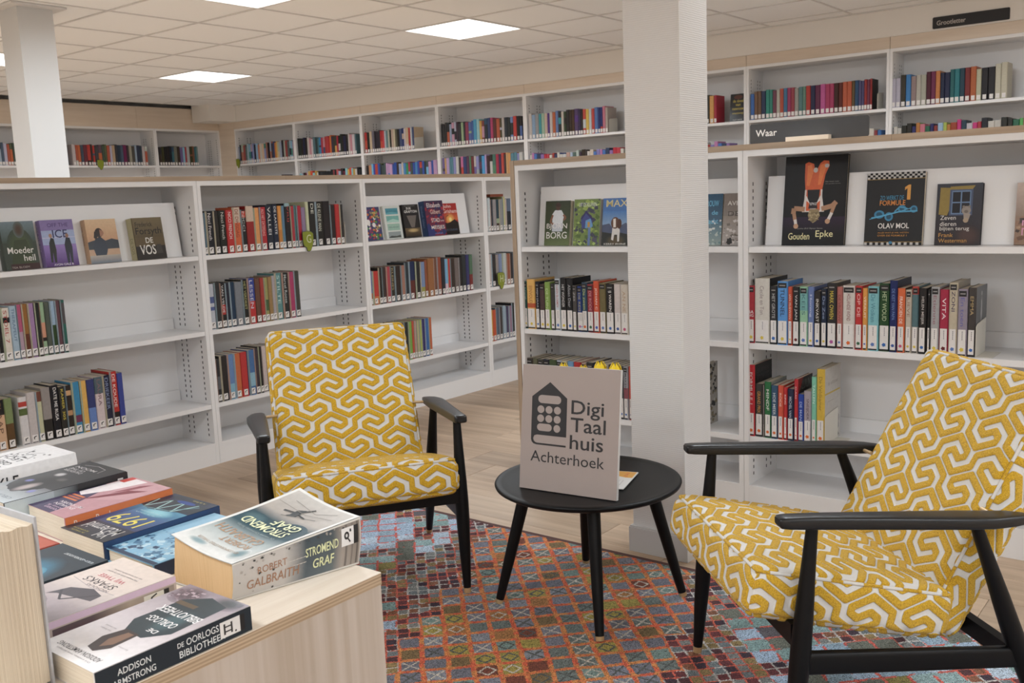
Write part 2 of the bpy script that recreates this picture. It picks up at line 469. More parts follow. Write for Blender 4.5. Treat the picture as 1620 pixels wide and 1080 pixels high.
    # where the zones lie: bands slanting across the rug
    sx, sy = t.n('SeparateXYZ', [cc], out=0), t.n('SeparateXYZ', [cc], out=1)
    q = t.math('SUBTRACT', sy, t.math('MULTIPLY', sx, 0.43))
    band = t.math('ADD', t.math('SUBTRACT', 0.39, t.math('ABSOLUTE', t.math('SUBTRACT', q, 1.215))), t.math('MULTIPLY', t.math('SUBTRACT', t.noise(cc, 7, 3, 0.65), 0.5), 0.45))
    patch = t.math('GREATER_THAN', t.noise(cc, 5.2, 2, 0.5), 0.57)
    colBC = t.mix(t.math('MAXIMUM', t.math('GREATER_THAN', band, -0.15), patch), colB, colC)
    col = t.mix(t.math('GREATER_THAN', band, 0.0), colBC, colA)
    sp = t.noise(o, 400, 2, 0.6)
    k = t.n('MapRange', {'Value': sp, 1: 0.36, 2: 0.52, 3: 0.18, 4: 1.18})
    k = t.math('MULTIPLY', k, t.n('MapRange', {'Value': t.noise(o, 150, 2), 1: 0.3, 2: 0.7, 3: 0.8, 4: 1.25}))
    col = t.mix(1.0, col, t.n('CombineColor', [k, k, k]), 'MULTIPLY')
    t.set(Base_Color=col, Roughness=0.95)
    t.bump(sp, 0.8, 0.003)
    return t.m
M['rug'] = rug_mat()
M['rug_edge'] = simple('rug_binding', (0.085, 0.035, 0.03), 0.85, 0.15, 90, 0.4, 300)
ROWS={
'A1s2':(1.7043,[(20, 200, '1c1a1a'), (35, 213, 'c9c0b4', 'STOEL 7', 'a03028', [(0.72, 0.82, '151417')]), (28, 218, '93a9ba', 'THERAPEUT', '4f6a86'), (22, 220, 'a8486c', '', '', [(0, 0.5, 'a08494')]), (24, 220, '8a5a1c', '', '', [(0, 0.45, '5c2a14')]), (26, 220, '93719c'), (20, 220, '1d1f1a'), (22, 220, '86a480', '', '', [(0.34, 0.62, 'c88a6c'), (0.27, 0.34, '241c18')]), (22, 218, '4a5248'), (21, 220, '8aa4bc', '', '', [(0, 0.55, '28401f')]), (22, 220, '5c3a42'), (19, 220, '1f5a50', '', '', [(0.55, 0.95, '4a4648')])]),
'A1s3':(1.6555,[(42, 205, 'c49c78', 'SLAAP', '6a4a34', [(0.7, 1, '1c1a1a')]), (33, 205, '71804e', '', '', [(0, 0.5, '5a3f1c')]), (24, 0), (34, 200, 'c6c2c2', '', '', [(0.62, 0.76, '52622e'), (0.8, 0.9, 'b03428')]), (36, 212, 'b5acaa'), (25, 210, 'b3b28e', '', '', [(0.8, 1, '6a3c2c')]), (38, 220, '8a827e', '', '', [(0, 0.4, '26221f')]), (33, 225, '17161c', 'DATE ME RUSA', 'd8d4d0'), (26, 213, '2a2824', 'KAMER 305', 'c4b020'), (30, 213, '2b211a', '', '', [(0.4, 0.5, 'b08254'), (0.8, 0.9, 'c09464')]), (36, 222, '2a7ea6', '', '', [(0.22, 0.36, '6a2c4c')]), (29, 222, 'd0a040'), (35, 222, '30386c', '', '', [(0, 0.45, '5a78b4')]), (38, 227, 'c6b4b6', 'LAURA', '7a5a60', [(0.68, 1, '4c5c64')]), (36, 227, '1f2138', 'DRIEKEER', '7886ac'), (33, 238, 'b01f16', 'DE KOUDE', 'd8c8c4', [(0.05, 0.25, '221414')]), (27, 227, '34408c')]),
'A2s1':(2.6826,[(17, 198, '4f6b7c'), (42, 204, '15161f', 'Nicci French', 'c4bfc0'), (29, 204, '1d1a18', '', '', [(0.3, 0.9, '26221e')]), (39, 206, '141812', 'Nicci French', 'b9b8b0'), (42, 206, 'b01212', 'NICCI FRENCH', 'd8c4c0'), (46, 218, 'c4541c', 'DE DINSDAG', '7c2c10', [(0.66, 1, 'bfa894')]), (31, 205, '16181a', 'NICCI', 'b8b4b0', [(0.82, 0.97, 'b8341c')]), (45, 222, '8e0f10', '', '', [(0.66, 1, 'bfa894')]), (33, 212, 'cf8a45'), (39, 214, 'a61420', 'ALS HET ZATERDAG', 'd89a94'), (42, 224, '1d2433', 'VALLEI', 'c4c4c4'), (32, 224, '16223a', 'DE LAATSTE', 'c8c8c8'), (23, 217, 'cf8528', '', '', [(0, 0.45, 'b87420')]), (24, 217, '4f7590'), (34, 228, '1b1518', 'VRIJ', 'a02018', [(0.93, 1, '7ea0a8')]), (25, 214, '9c2230'), (13, 217, '1f6666'), (31, 214, 'a3102c'), (31, 205, '83708f'), (20, 232, 'b7bd98'), (43, 232, '1b1a18', 'DE', 'c4c4b8'), (52, 230, '17150f', 'DE KLEINE MAN', 'b8b8a8'), (49, 232, '1c1518'), (37, 212, '2a1a1a'), (33, 214, 'ad1a1a'), (25, 212, '2a2626')]),
'A2s2':(2.6799,[(33, 218, 'b0b4be', '', '', [(0.58, 0.72, '4a5a8c'), (0.42, 0.5, '4a5a8c')]), (33, 222, '2a2a2c'), (28, 216, '1f1e1f', 'VAN VELDE', 'c8c4c4', [(0.3, 0.52, 'a82420')]), (23, 214, '1c2030'), (30, 217, '14304a', '', ''), (42, 214, '6f747c'), (33, 222, '181a18', 'HET VERDRIET', '9a9a58'), (45, 225, '2a3c8c', 'LESSEN', 'b8b8c8', [(0, 0.5, 'b02020')]), (32, 220, '5f3c2c'), (24, 221, '9c2c24'), (24, 220, '8f8a4c', '', '', [(0.25, 0.5, '3c5a34')]), (23, 221, '8f7040'), (23, 225, '9a9298'), (42, 235, '4c7f80', 'STILTE', 'a8c4c0'), (40, 235, '1e2020', 'Marcel Roose', 'b0b8b8'), (36, 235, 'a02a5a'), (37, 237, '3a3a34')]),
'A2s3':(2.6851,[(26, 208, '2c2c30', '', '', [(0.3, 0.6, '54565c')]), (41, 220, '262222'), (37, 221, '5a7cac', '', '', [(0, 0.35, '6ea0b8')]), (39, 220, 'b85a28'), (41, 221, 'b02020'), (40, 225, '3a6496', '', '', [(0.2, 0.5, '7aa4b8')]), (26, 228, '3a2f38'), (21, 234, '1b181a'), (29, 234, 'b8a8a4'), (33, 230, '6a6a70'), (33, 228, '8a3a30'), (33, 225, '34508a')]),
'A3s2':(3.7121,[(31, 193, '5a6a9a', '', '', [(0, 0.35, '9a5428')]), (47, 188, 'b4261a', '', '', [(0, 0.25, 'c06a24')]), (27, 205, '231c18'), (32, 206, '3a2e2c'), (33, 206, 'a33a44'), (35, 204, '2f281e', 'KLEINES', '9a8a5c'), (50, 204, '2a1c16'), (34, 204, '9a6a58'), (34, 217, '263038'), (52, 220, '14244c', '', '', [(0, 0.5, '5c241c')]), (41, 217, '201f1e'), (43, 211, '6a7fa4', '', '', [(0, 0.3, '8a8a3c')]), (23, 220, '8a4a2c'), (53, 227, '8f5a2c'), (30, 227, '6a4230'), (38, 229, '8a3f24'), (31, 224, '23242c'), (26, 213, '6a9ec6', '', '', [(0, 0.3, 'c9a8b8')]), (24, 213, 'b01820'), (44, 212, '33251c'), (37, 213, '6a5f5c'), (30, 213, '1f1a18'), (40, 227, '252a2c'), (30, 224, '333264'), (31, 224, '4a6a50', '', '', [(0, 0.45, '742420')])]),
'A3s3':(3.8388,[(34, 222, '7c4a60'), (38, 222, '3c5a78'), (34, 222, '9a5a34'), (26, 222, '5a2a2a'), (35, 223, '26262a'), (29, 224, '6f9c34'), (22, 224, 'b0442c'), (16, 223, 'b08a8a'), (22, 224, 'a8a070'), (18, 225, '9aa824'), (32, 225, '2c2660'), (34, 226, '2c5f9c'), (28, 227, 'b0562c')]),
'A4s1':(4.7588,[(21, 180, 'a85a58'), (28, 214, 'b4c0c4'), (26, 204, '2c323c'), (24, 204, '8f8a8c'), (39, 204, '223c48', '', '', [(0, 0.25, '3c2418'), (0.25, 0.4, '8a9a7c')]), (39, 204, '858788'), (25, 220, 'b8b47c'), (17, 204, 'b8a8a0'), (40, 207, '56657c', '', '', [(0, 0.6, '20242c')])]),
'A4s2':(4.7596,[(32, 213, 'b4a8a4'), (49, 209, '2a2628'), (33, 204, '8a7f80'), (33, 207, '6f80a4'), (44, 209, 'a8b0b0'), (34, 204, '8f4a2c'), (34, 204, '2a2224'), (34, 210, '55606a')]),
'A4s3':(4.7574,[(27, 203, 'c8983c'), (33, 203, 'b8481c'), (38, 213, '4a5666'), (33, 213, '3c3434'), (34, 219, '8a9cac'), (30, 211, '3c3656'), (32, 211, '8a6a80'), (29, 227, '181a20')]),
'B1s2':(0.0318,[(21, 205, '1c4a44', 'LOOP', '9ab0a8'), (44, 215, 'd6a448', 'EENVOUDIG', '9a5a20', [(0.43, 0.52, 'b8481c')]), (23, 205, '20212c', 'MIJN JAAR', 'b0b0b8'), (28, 195, '4a3434'), (28, 205, '7d9c40', 'DE TUIN', 'b8c890'), (22, 198, '3c3a34'), (29, 220, 'b9c4cc', 'KAREN BLOEMEN', 'b05a50'), (32, 224, '1c1a1c', 'HET WONDER', 'c4c0c0'), (32, 224, '19191c', 'Alleen Daar', '9a9aa0'), (21, 194, '4a4644', 'ZES', 'a8a4a4'), (25, 190, '223c80', 'DE REIS', 'a8a060'), (-2, 190, '1f3a78'), (28, 207, '2f4a60', 'De zwem', 'b4bc60'), (31, 200, '8f2430', 'DE RODE', 'c08a90'), (29, 214, 'c8481c', 'JOHAN C', 'e0d4cc'), (32, 207, '6a5f38', '', ''), (39, 204, '1a181a', 'IJ WAREN', 'd4d0cc'), (33, 204, 'c4b8b4'), (34, 204, 'c0b6a8', 'AN NE', 'a88a6c'), (18, 206, '26242a'), (19, 200, '5a3f3c')]),
'B1s3':(0.0327,[(36, 222, '4a4038'), (27, 222, '5a5a44'), (29, 221, '4a4a44'), (33, 222, '2a2c3c'), (38, 223, '3a4a2c'), (28, 222, '9aa4b4'), (28, 222, 'b8b08c'), (35, 222, '5f8ab0'), (37, 222, 'a82020'), (27, 221, 'a88a7c'), (36, 225, '303034'), (34, 222, '2c3c5c'), (37, 222, 'b0a898'), (26, 222, '3a3a3a'), (22, 222, '8a8a8a'), (25, 222, '555558'), (22, 222, '8f8f96', 'MAKEN', '3a3a3a', [(0.4, 0.6, '8a4a54')]), (14, 222, 'c04a3c'), (21, 220, '44546a')]),
'B2s2':(1.0718,[(28, 213, 'a82030', 'BA NG', 'd8d0d0'), (57, 240, 'c4bfb6', 'Cecile en Ton', '8a7a7a'), (29, 213, '2a2a2c', 'HET GROTE', 'a8a8a8'), (39, 231, '4a8ccc', 'TUNNEL', '16243c'), (18, 212, 'c04828', 'IAN McEWAN', 'd8b8a8'), (26, 212, '232326', 'VAN JAN', 'c8c4c4'), (30, 214, '86b894', 'KEES', '3c6a70', [(0.6, 0.95, '6aa8a4')]), (22, 214, '5f74a8', 'Honing', 'c0c8dc'), (24, 199, '2c2826', 'INKVAST', 'd0ccc8'), (22, 209, '1f2a40', 'De Zee', '7c8cac'), (34, 229, '2c2a2b', 'MARK OWEN', 'c8b418'), (21, 216, 'a85f58', 'DE VROUW', '7a3434'), (42, 221, 'c6bfb8', 'HOLLANDSE WOND', '7c3438'), (26, 221, 'b81c1c', 'OP DE', 'dca8a4'), (18, 214, 'd08a28', 'VERRUIT', 'e0d0b8'), (36, 221, '6fb0b8', 'De Wolken', '3c7c8c'), (36, 231, '1c4420', 'HET WOUD', 'a8b88c'), (25, 242, '17245c', 'DE KIST VAN PAPA', '5f7cb4'), (25, 217, 'cc5a20', 'FRANCIEN DE', 'e0d0c4'), (21, 212, 'b8ad9c', 'LIEVE', '8a6a58'), (22, 224, '4a6a70', '', '', [(0.88, 1, 'a8382c'), (0, 0.4, 'a09890')]), (25, 219, '1f1c1c', 'HELEN MEIJER', 'c0b8b4'), (13, 214, '151314'), (26, 224, '9a9a9c', 'Etienne', '8a5a64'), (29, 216, 'a0183c', 'VITA', 'dcc8cc'), (27, 239, 'b4a890', 'ZONI', '3c3050'), (30, 219, '8a8090', 'En toen', '5c5c9c'), (25, 224, '3f3a38', 'EMMA', 'a89060')]),
'B2s3':(1.0708,[(28, 270, 'b80f22', 'FORMULE 1', 'd8ccca'), (30, 200, '3a3834', 'GRAND PRIX', 'c4862c'), (7, 198, '7a706c'), (26, 211, '23693a', 'MINDF', 'd0d4cc'), (26, 200, '31506c', 'HOE MEER', 'c8ccd0'), (21, 202, 'c8482a', 'RODE', 'dcb8a8'), (15, 197, 'b81c20', 'KING', 'dcc4c0'), (24, 192, '1b2440', 'MICHEL VAN', 'b4bcc8'), (15, 230, 'b8202a', 'KLAAS', 'd8b4b4'), (22, 176, '20409a', 'DE MAN', 'a4b4dc'), (28, 190, '9a8f98', 'SNEIJDER', '4a3440'), (19, 244, '6fb89c', 'TALLEN', 'c4e0d4'), (30, 274, 'c8a414', 'De Veldkamer', '8a7010')]),
'W7':(6.2931,[(30, 190, '2f62a8'), (28, 205, '6a4c34'), (29, 206, '6a4c34'), (34, 203, '1c2c4c'), (29, 210, '1a8070'), (25, 208, '1f7a6c'), (29, 200, '6a3448'), (26, 203, 'a8a498'), (29, 208, 'a8442c'), (29, 208, '34688c'), (28, 208, '942c58'), (28, 207, '8f3440'), (28, 200, '8f8c84'), (31, 206, '4c7474'), (25, 206, '5a7c6c'), (34, 208, 'a82c20'), (35, 206, '202444'), (37, 206, '5a1c40'), (36, 208, 'b04888'), (32, 206, 'a02c58'), (30, 206, 'a02c58'), (33, 206, '3c1c14'), (29, 206, '5a2018'), (33, 208, 'b0502c'), (31, 208, 'b0502c'), (22, 210, '5c4a2c'), (26, 210, '24486c'), (20, 203, '4c4870'), (19, 203, '4c4870'), (19, 210, '902828'), (20, 208, '6a2c44'), (15, 212, '8f2424')]),
'W8':(7.3202,[(32, 195, 'a8a4b4'), (30, 195, 'a8a4b4'), (36, 213, '3a352c'), (32, 212, '2c74b0'), (35, 198, '8a7674'), (31, 202, 'a8a498'), (33, 200, '9c9c8c'), (30, 216, '4c1c2c'), (30, 216, '6a2448'), (28, 216, 'b87030'), (28, 200, '1c2440'), (34, 200, '1f2444'), (28, 216, '1c5c60'), (32, 216, '1a7078'), (31, 217, '1c3c4c'), (33, 217, '742020'), (36, 220, 'a85424'), (31, 200, 'a8a88c'), (40, 205, '1a181c'), (42, 206, '1a181c'), (34, 220, 'b4b09c'), (37, 226, 'b4ae98')])}

# ------------------------------------------------------------------ the room
XMIN, YMIN, XW_BACK, YW_BACK = -5.0, -6.2, 7.27, 10.04
YA, XB, XW, YL = 3.918, 3.29, 6.95, 9.717            # front planes: near bookcases, right row, right wall, left wall
def struct(name, mb, mat, label=None, parent=None):
    o = mb.build(name, mat, parent)
    if parent is None: tag(o, label, None, None, 'structure')
    return o
b = MB(); b.box(XMIN, XW_BACK, YMIN, YW_BACK, -0.12, -0.006)
floor = struct('floor', b, M['floor'], 'oak plank floor')
pl = {}
for c in range(22):
    x0 = 1.0 + c * 0.192
    y = -1.4 + rng.random() * 1.2 - 0.6
    while y < 3.95:
        L = rng.choice((1.25, 1.25, 0.85, 1.6))
        if L not in pl:
            m_ = MB(); g = 0.0006; bv = 0.0012
            m_.add([(g, g, -0.008), (0.192 - g, g, -0.008), (0.192 - g, L - g, -0.008), (g, L - g, -0.008),
                    (g, g, -bv), (0.192 - g, g, -bv), (0.192 - g, L - g, -bv), (g, L - g, -bv),
                    (g + bv, g + bv, 0), (0.192 - g - bv, g + bv, 0), (0.192 - g - bv, L - g - bv, 0), (g + bv, L - g - bv, 0)],
                   [(0, 1, 5, 4), (1, 2, 6, 5), (2, 3, 7, 6), (3, 0, 4, 7), (4, 5, 9, 8), (5, 6, 10, 9), (6, 7, 11, 10), (7, 4, 8, 11), (8, 9, 10, 11)])
            pl[L] = m_.mesh('plank', M['floor'])
        link('plank', pl[L], floor, (x0, y, 0))
        y += L
b = MB(); b.box(XMIN, XW_BACK, YMIN, 9.6, CEIL + 0.02, CEIL + 0.14)
ceil = struct('ceiling', b, M['tile'], 'suspended ceiling of square mineral tiles in a metal grid')
TX0, TY0 = 4.951, 4.166
t_me = MB(); t_me.box(0.004, 0.596, 0.004, 0.596, 0.006, 0.02); t_me = t_me.mesh('ceiling_tile', M['tile'])
p_me = MB(); p_me.box(0.004, 0.196, 0.004, 0.596, 0.006, 0.02); p_me = p_me.mesh('ceiling_tile', M['tile'])
lamps_ij = {(round((x - 0.3 - TX0) / 0.6), round((y - 0.3 - TY0) / 0.6)) for x, y in LAMP_SPOTS}
for i in range(-10, 4):
    for j in range(-10, 9):
        near = i >= -6 and j >= -7
        if (i, j) in lamps_ij or not near: continue
        link('ceiling_tile', p_me if i == 3 else t_me, ceil, (TX0 + 0.6 * i, TY0 + 0.6 * j, CEIL))
for i in range(-6, 4):
    b = MB(); b.box(-0.0068, 0.0068, -0.04 - 0.6, 9.6, 0.0, 0.02); b.build('grid_bar', M['grid'], ceil, (TX0 + 0.6 * i, 0, CEIL))
for j in range(-8, 10):
    b = MB(); b.box(TX0 - 3.6, 6.95, -0.0068, 0.0068, 0.0004, 0.02); b.build('grid_bar', M['grid'], ceil, (0, min(TY0 + 0.6 * j, 9.59), CEIL))
b = MB(); b.box(6.925, 6.95, -1.0, 9.6, -0.002, 0.02); b.build('edge_trim', M['grid'], ceil, (0, 0, CEIL))
b = MB(); b.box(XW_BACK, XW_BACK + 0.1, YMIN, YW_BACK, -0.1, 2.6); struct('wall_right', b, M['wall'], 'cream wall behind the far right bookshelves')
b = MB(); b.box(XMIN, XW_BACK + 0.1, YW_BACK, YW_BACK + 0.1, -0.1, 2.6); struct('wall_left', b, M['wall'], 'cream wall behind the far left bookshelves')
b = MB(); b.box(XMIN - 0.1, XMIN, YMIN, YW_BACK, -0.1, 2.6); struct('wall_back', b, M['wall_far'], 'plain wall behind the photographer')
b = MB(); b.box(XMIN, XW_BACK, YMIN - 0.1, YMIN, -0.1, 2.6); struct('wall_side', b, M['wall_far'], 'plain wall at the near side of the room')
b = MB(); b.box(XMIN, XW_BACK, 9.6, YW_BACK, 2.42, 2.44); struct('gap_dark_plate', b, M['gap_dark'], 'black plate painted as the darkness between ceiling edge and birch header')  # black plate stands in for the darkness inside the ceiling gap
b = MB(); b.box(XW, XW_BACK, YMIN, YW_BACK, 2.187, CEIL + 0.1)
struct('wall_soffit', b, M['wall'], 'cream soffit band above the right wall shelves')
b = MB(); b.box(6.60, XW, 9.37, 9.70, 2.187, CEIL + 0.03); struct('wall_bulkhead', b, M['wall'], 'small cream bulkhead box in the far corner')
# birch headers
hd = empty('trim_1', (XW + 0.004, 9.425, 0), -math.pi / 2); tag(hd, 'birch header board above the right wall shelves', None, None, 'structure')
W_PITCH = 1.0445
for k in range(-1, 9):
    x0, x1 = (k * W_PITCH, (k + 1) * W_PITCH) if k >= 0 else (-0.292, 0)
    b = MB(); b.box(x0 + 0.0015, x1 - 0.0015, 0, 0.02, 2.108 if k >= 0 else 0, 2.186); b.build('panel', M['header'], hd)
hl = empty('trim_2', (0, YL + 0.002, 0)); tag(hl, 'tall birch header board above the left wall shelves', None, None, 'structure')
for k in range(5):
    x0 = 6.96 - (k + 1) * 1.04
    b = MB(); b.box(x0 + 0.001, x0 + 1.039, 0, 0.02, 2.112, 2.342); b.build('panel', M['header'], hl)
# pillars
def pillar(name, x0, x1, y0, y1, label, mat, base=True):
    b = MB(); b.box(x0, x1, y0, y1, -0.004, CEIL + 0.01)
    p = struct(name, b, mat, label)
    if base:
        q = MB(); q.box(x0 - 0.012, x1 + 0.012, y0 - 0.012, y1 + 0.012, 0, 0.085); q.box(x0 - 0.009, x1 + 0.009, y0 - 0.009, y1 + 0.009, 0.085, 0.09)
        q.build('baseboard', M['skirting'], p)
    return p
pillar('wall_pillar', 2.72, 2.905, 1.454, 1.652, 'white square pillar with ribbed wallpaper behind the side table', M['wallpaper'])
p2 = pillar('wall_pillar', 2.683, 2.883, 5.482, 5.69, 'plain white square pillar behind the left low bookcases', M['wall_far'], False)
p2.data.materials[0] = simple('pillar_white', (0.58, 0.575, 0.565), 0.6, 0.01, 5)
q = MB(); q.box(2.63, 2.94, 5.43, 5.74, CEIL - 0.008, CEIL + 0.004); q.build('ceiling_collar', M['grid'], p2)

# ceiling lamps: frame, diffuser and the light itself
fr = MB()
for a in ((-0.297, 0.297, -0.297, -0.284), (-0.297, 0.297, 0.284, 0.297), (-0.297, -0.284, -0.284, 0.284), (0.284, 0.297, -0.284, 0.284)):
    fr.box(a[0], a[1], a[2], a[3], -0.001, 0.02)
fr = fr.mesh('frame', M['grid'])
df = MB(); df.box(-0.2838, 0.2838, -0.2838, 0.2838, 0.004, 0.02); df = df.mesh('diffuser', M['led'])
names = {(5.251, 4.466): 'bright square LED ceiling panel, largest one in view left of pillar', (5.251, 7.466): 'bright square LED ceiling panel near the far corner',
         (3.451, 4.466): 'bright LED ceiling panel cut by the top edge of view', (3.451, 7.466): 'bright LED ceiling panel partly behind the left pillar'}
for i, (x, y) in enumerate(LAMP_SPOTS):
    e = empty('ceiling_light', (x, y, CEIL)); tag(e, names.get((x, y), f'LED ceiling panel outside the view, {ORD[round((5.251 - x) / 1.8)]} row, {ORD[round((7.466 - y) / 3)]} from far end'), 'ceiling light', 'LED ceiling panels')
    link('frame', fr, e); link('diffuser', df, e)
    ld = bpy.data.lights.new('panel_light', 'AREA'); ld.shape = 'SQUARE'; ld.size = 0.56; ld.energy = LAMP_W; ld.color = LAMP_COL; ld.spread = math.radians(170)
    lo = bpy.data.objects.new('panel_light', ld); COL.objects.link(lo); lo.parent = e; lo.location = (0, 0, -0.003)

# ------------------------------------------------------------------ bookcases
LOW = dict(H=1.343, shelves=(0.292, 0.644, 0.998), W=1.0405)
def bookcase(label, loc, rz, W, H, shelves, boards=(), depth=0.262, group=None, back_mat='shelf', top=True, slots=True, deep=0.30):
    e = empty('bookcase', loc, rz); tag(e, label, 'bookcase', group)
    m = M['shelf']; g = 0.0008; T = 0.0195
    for x0, x1 in ((g, T), (W - T, W - g)):
        b = MB(); b.box(x0, x1, 0, deep, 0, H); b.build('side_panel', m, e)
    b = MB(); b.box(T, W - T, 0, deep, H - 0.022, H); b.build('top_panel', m, e)
    b = MB(); b.box(T, W - T, depth, depth + 0.012, 0.0, H - 0.022); b.build('back_panel', m, e)
    b = MB(); b.box(T, W - T, 0.001, 0.02, 0, 0.0835); b.build('plinth', m, e)
    b = MB(); b.box(T, W - T, 0.0005, depth, 0.0835, 0.103); b.build('bottom_shelf', m, e)
    for i, z in enumerate(shelves):
        b = MB(); b.box(T + 0.001, W - T - 0.001, 0.003, depth - 0.012, z - 0.0205, z); b.box(T + 0.004, W - T - 0.004, depth - 0.012, depth - 0.002, z - 0.0205, z + 0.052)
        b.build('shelf', m, e)
        if i in boards:
            b = MB(); b.prism([(0.042, 0.0), (W - 0.042, 0.0), (W - 0.042, 1.0), (0.042, 1.0)], 0.0, 0.003, fn=lambda x, y, q, z=z: (x, 0.098 + 0.034 * q + y, z + 0.0008 + 0.25 * q))
            b.build('display_board', m, e)
    if slots:
        b = MB(); z = 0.14
        while z < H - 0.10:
            if all(not (-0.03 < z - s < 0.012) for s in shelves):
                for y in (0.043, 0.160, 0.201):
                    for x in (T + 0.0004, W - T - 0.0004):
                        b.quad((x, y - 0.0036, z - 0.0062), (x, y + 0.0036, z - 0.0062), (x, y + 0.0036, z + 0.0062), (x, y - 0.0036, z + 0.0062), (0.02, 0.02, 0.02))
            z += 0.0252
        b.build('peg_slots', M['slot'], e)['kind'] = 'stuff'
    return e
GA, GB = 'low white bookcases of the left row', 'low white bookcases of the right row'
lowL = ['low white bookcase mostly outside the left edge', 'leftmost low white bookcase, four novels face out on its top shelf', 'low white bookcase with the G marker, left of the armchair back',
        'low white bookcase behind the left armchair, five novels face out', 'low white bookcase mostly hidden behind the oak end panel, H marker']
XA0 = 0.5755
for k in range(5):
    bookcase(lowL[k], (XA0 + k * 1.0405, YA, 0), 0, LOW['W'], LOW['H'], LOW['shelves'], (2,) if k in (1, 3) else (), group=GA)
lowR = ['low white bookcase behind the pillar, beside the oak end panel', 'low white bookcase right of the pillar, under the Waar sign', 'low white bookcase at the right edge behind the armchair']
YB0 = 2.550
for k in range(3):
    bookcase(lowR[k], (XB, YB0 - k * 1.0405, 0), -math.pi / 2, LOW['W'], LOW['H'], LOW['shelves'], (2,), group=GB)
WS = (0.293, 0.648, 1.003, 1.358, 1.713)
wl = ['first tall wall bookcase from the far corner, green marker at its edge', 'second tall wall bookcase from the far corner', 'third tall wall bookcase from the far corner',
      'fourth tall wall bookcase from the far corner', 'tall wall bookcase just left of the white pillar', 'tall wall bookcase behind the white pillar', 'tall wall bookcase above the Waar sign', 'tall wall bookcase under the Grootletter sign', 'tall wall bookcase beyond the right edge']
for k in range(9):
    bookcase(wl[k], (XW, 9.425 - k * W_PITCH, 0), -math.pi / 2, W_PITCH, 2.107, WS, group='tall bookcases along the right wall')
ll = ['tall bookcase at right end of the far left wall', 'tall wall bookcase right behind the left pillar, green marker on it', 'tall wall bookcase left of the left pillar', 'tall wall bookcase outside the left edge']
for k in range(4):
    bookcase(ll[k], (6.957 - (k + 1) * 1.04 + (0.205 if k == 0 else 0.205), YL, 0) if k else (6.957 - 0.835, YL, 0), 0, 0.835 if k == 0 else 1.04, 2.112, WS, group='tall bookcases along the left wall')
# oak tops and end panel
def top_board(label, loc, rz, L, mat='oak_edge'):
    e = empty('top_board', loc, rz); tag(e, label, 'board')
    n = max(1, round(L / 2.08)); 
    for k in range(n):
        b = MB(); b.box(k * L / n + 0.0005, (k + 1) * L / n - 0.0005, -0.002, 0.33, 0, 0.021); b.build('board_length', M[mat], e)
    return e
top_board('oak-edged top board along the left row of low bookcases', (XA0, YA, 1.3432), 0, 5.2)
top_board('oak-edged top board along the right row of low bookcases', (XB, YB0 + 0.0, 1.3432), -math.pi / 2, 3.12)
b = MB(); b.box(0, 0.0205, -0.003, 0.335, 0.0, 1.3642)
o = b.build('end_panel', M['oak_edge_y'], None, (XB, YB0 + 0.0215, 0), -math.pi / 2); tag(o, 'oak end panel closing the right row of bookcases', 'panel')

# ------------------------------------------------------------------ books standing on shelves
def cname(hx):
    import colorsys
    r, g, b_ = (int(hx[i:i + 2], 16) / 255 for i in (0, 2, 4))
    h, s, v = colorsys.rgb_to_hsv(r, g, b_); h *= 360
    if v < 0.19: return 'black'
    if s < 0.17: return 'white' if v > 0.62 else ('grey' if v > 0.32 else 'charcoal')
    if s < 0.34 and v > 0.6 and 20 < h < 75: return 'cream'
    d = 'dark ' if v < 0.42 else ('pale ' if v > 0.6 and s < 0.36 else '')
    if h < 14 or h >= 345: n = 'red' if s > 0.5 else 'dusty red'
    elif h < 38: n = 'orange' if v > 0.62 and s > 0.5 else 'brown'
    elif h < 62: n = 'yellow' if v > 0.6 and s > 0.5 else 'olive'
    elif h < 160: n = 'green'
    elif h < 195: n = 'teal'
    elif h < 250: n = 'blue'
    elif h < 300: n = 'purple'
    else: n = 'pink' if v > 0.5 else 'plum'
    if d and n in ('brown', 'olive', 'plum'): d = ''
    return d + n
def book_cover(mb, w, h, d, col, bands=(), x=0.0, z=0.0, y=0.0, side=None, strip=None):
    """cover wrapped round the pages: two boards and a slightly rounded spine, printed in bands"""
    t = 0.0016; rb = min(0.0035, w * 0.22)
    sc = side or col; rl = w * 0.2 if strip else rb
    out = [(0, d), (0, 0.0045), (rl, 0.0), (w - rb, 0.0), (w, 0.0045), (w, d)]
    out = [(x + a, y + c) for a, c in out]
    cuts = sorted({0.0, 1.0} | {q for s in bands for q in s[:2]})
    for a, c in zip(cuts, cuts[1:]):
        cc = col
        for s0, s1, hx in bands:
            if s0 <= (a + c) / 2 <= s1: cc = pc(hx)
        for i, ((x0, y0), (x1, y1)) in enumerate(zip(out, out[1:])):
            k = cc if i in (2, 3) else ((strip or cc) if i == 1 else sc)
            mb.add([(x0, y0, z + a * h), (x1, y1, z + a * h), (x1, y1, z + c * h), (x0, y0, z + c * h)], [(0, 1, 2, 3)], k)
    for zz in (z, z + h):
        mb.quad((x, y + 0.0045, zz), (x + t, y + 0.0045, zz), (x + t, y + d, zz), (x, y + d, zz), col)
        mb.quad((x + w - t, y + 0.0045, zz), (x + w, y + 0.0045, zz), (x + w, y + d, zz), (x + w - t, y + d, zz), col)
        mb.add([(x, y + 0.0045, zz), (x + rl, y, zz), (x + w - rb, y, zz), (x + w, y + 0.0045, zz), (x + w, y + 0.006, zz), (x, y + 0.006, zz)], [(0, 1, 2, 3, 4, 5)], col)
WHITE = lin('e2dedb'); DARK = lin('2a2829')
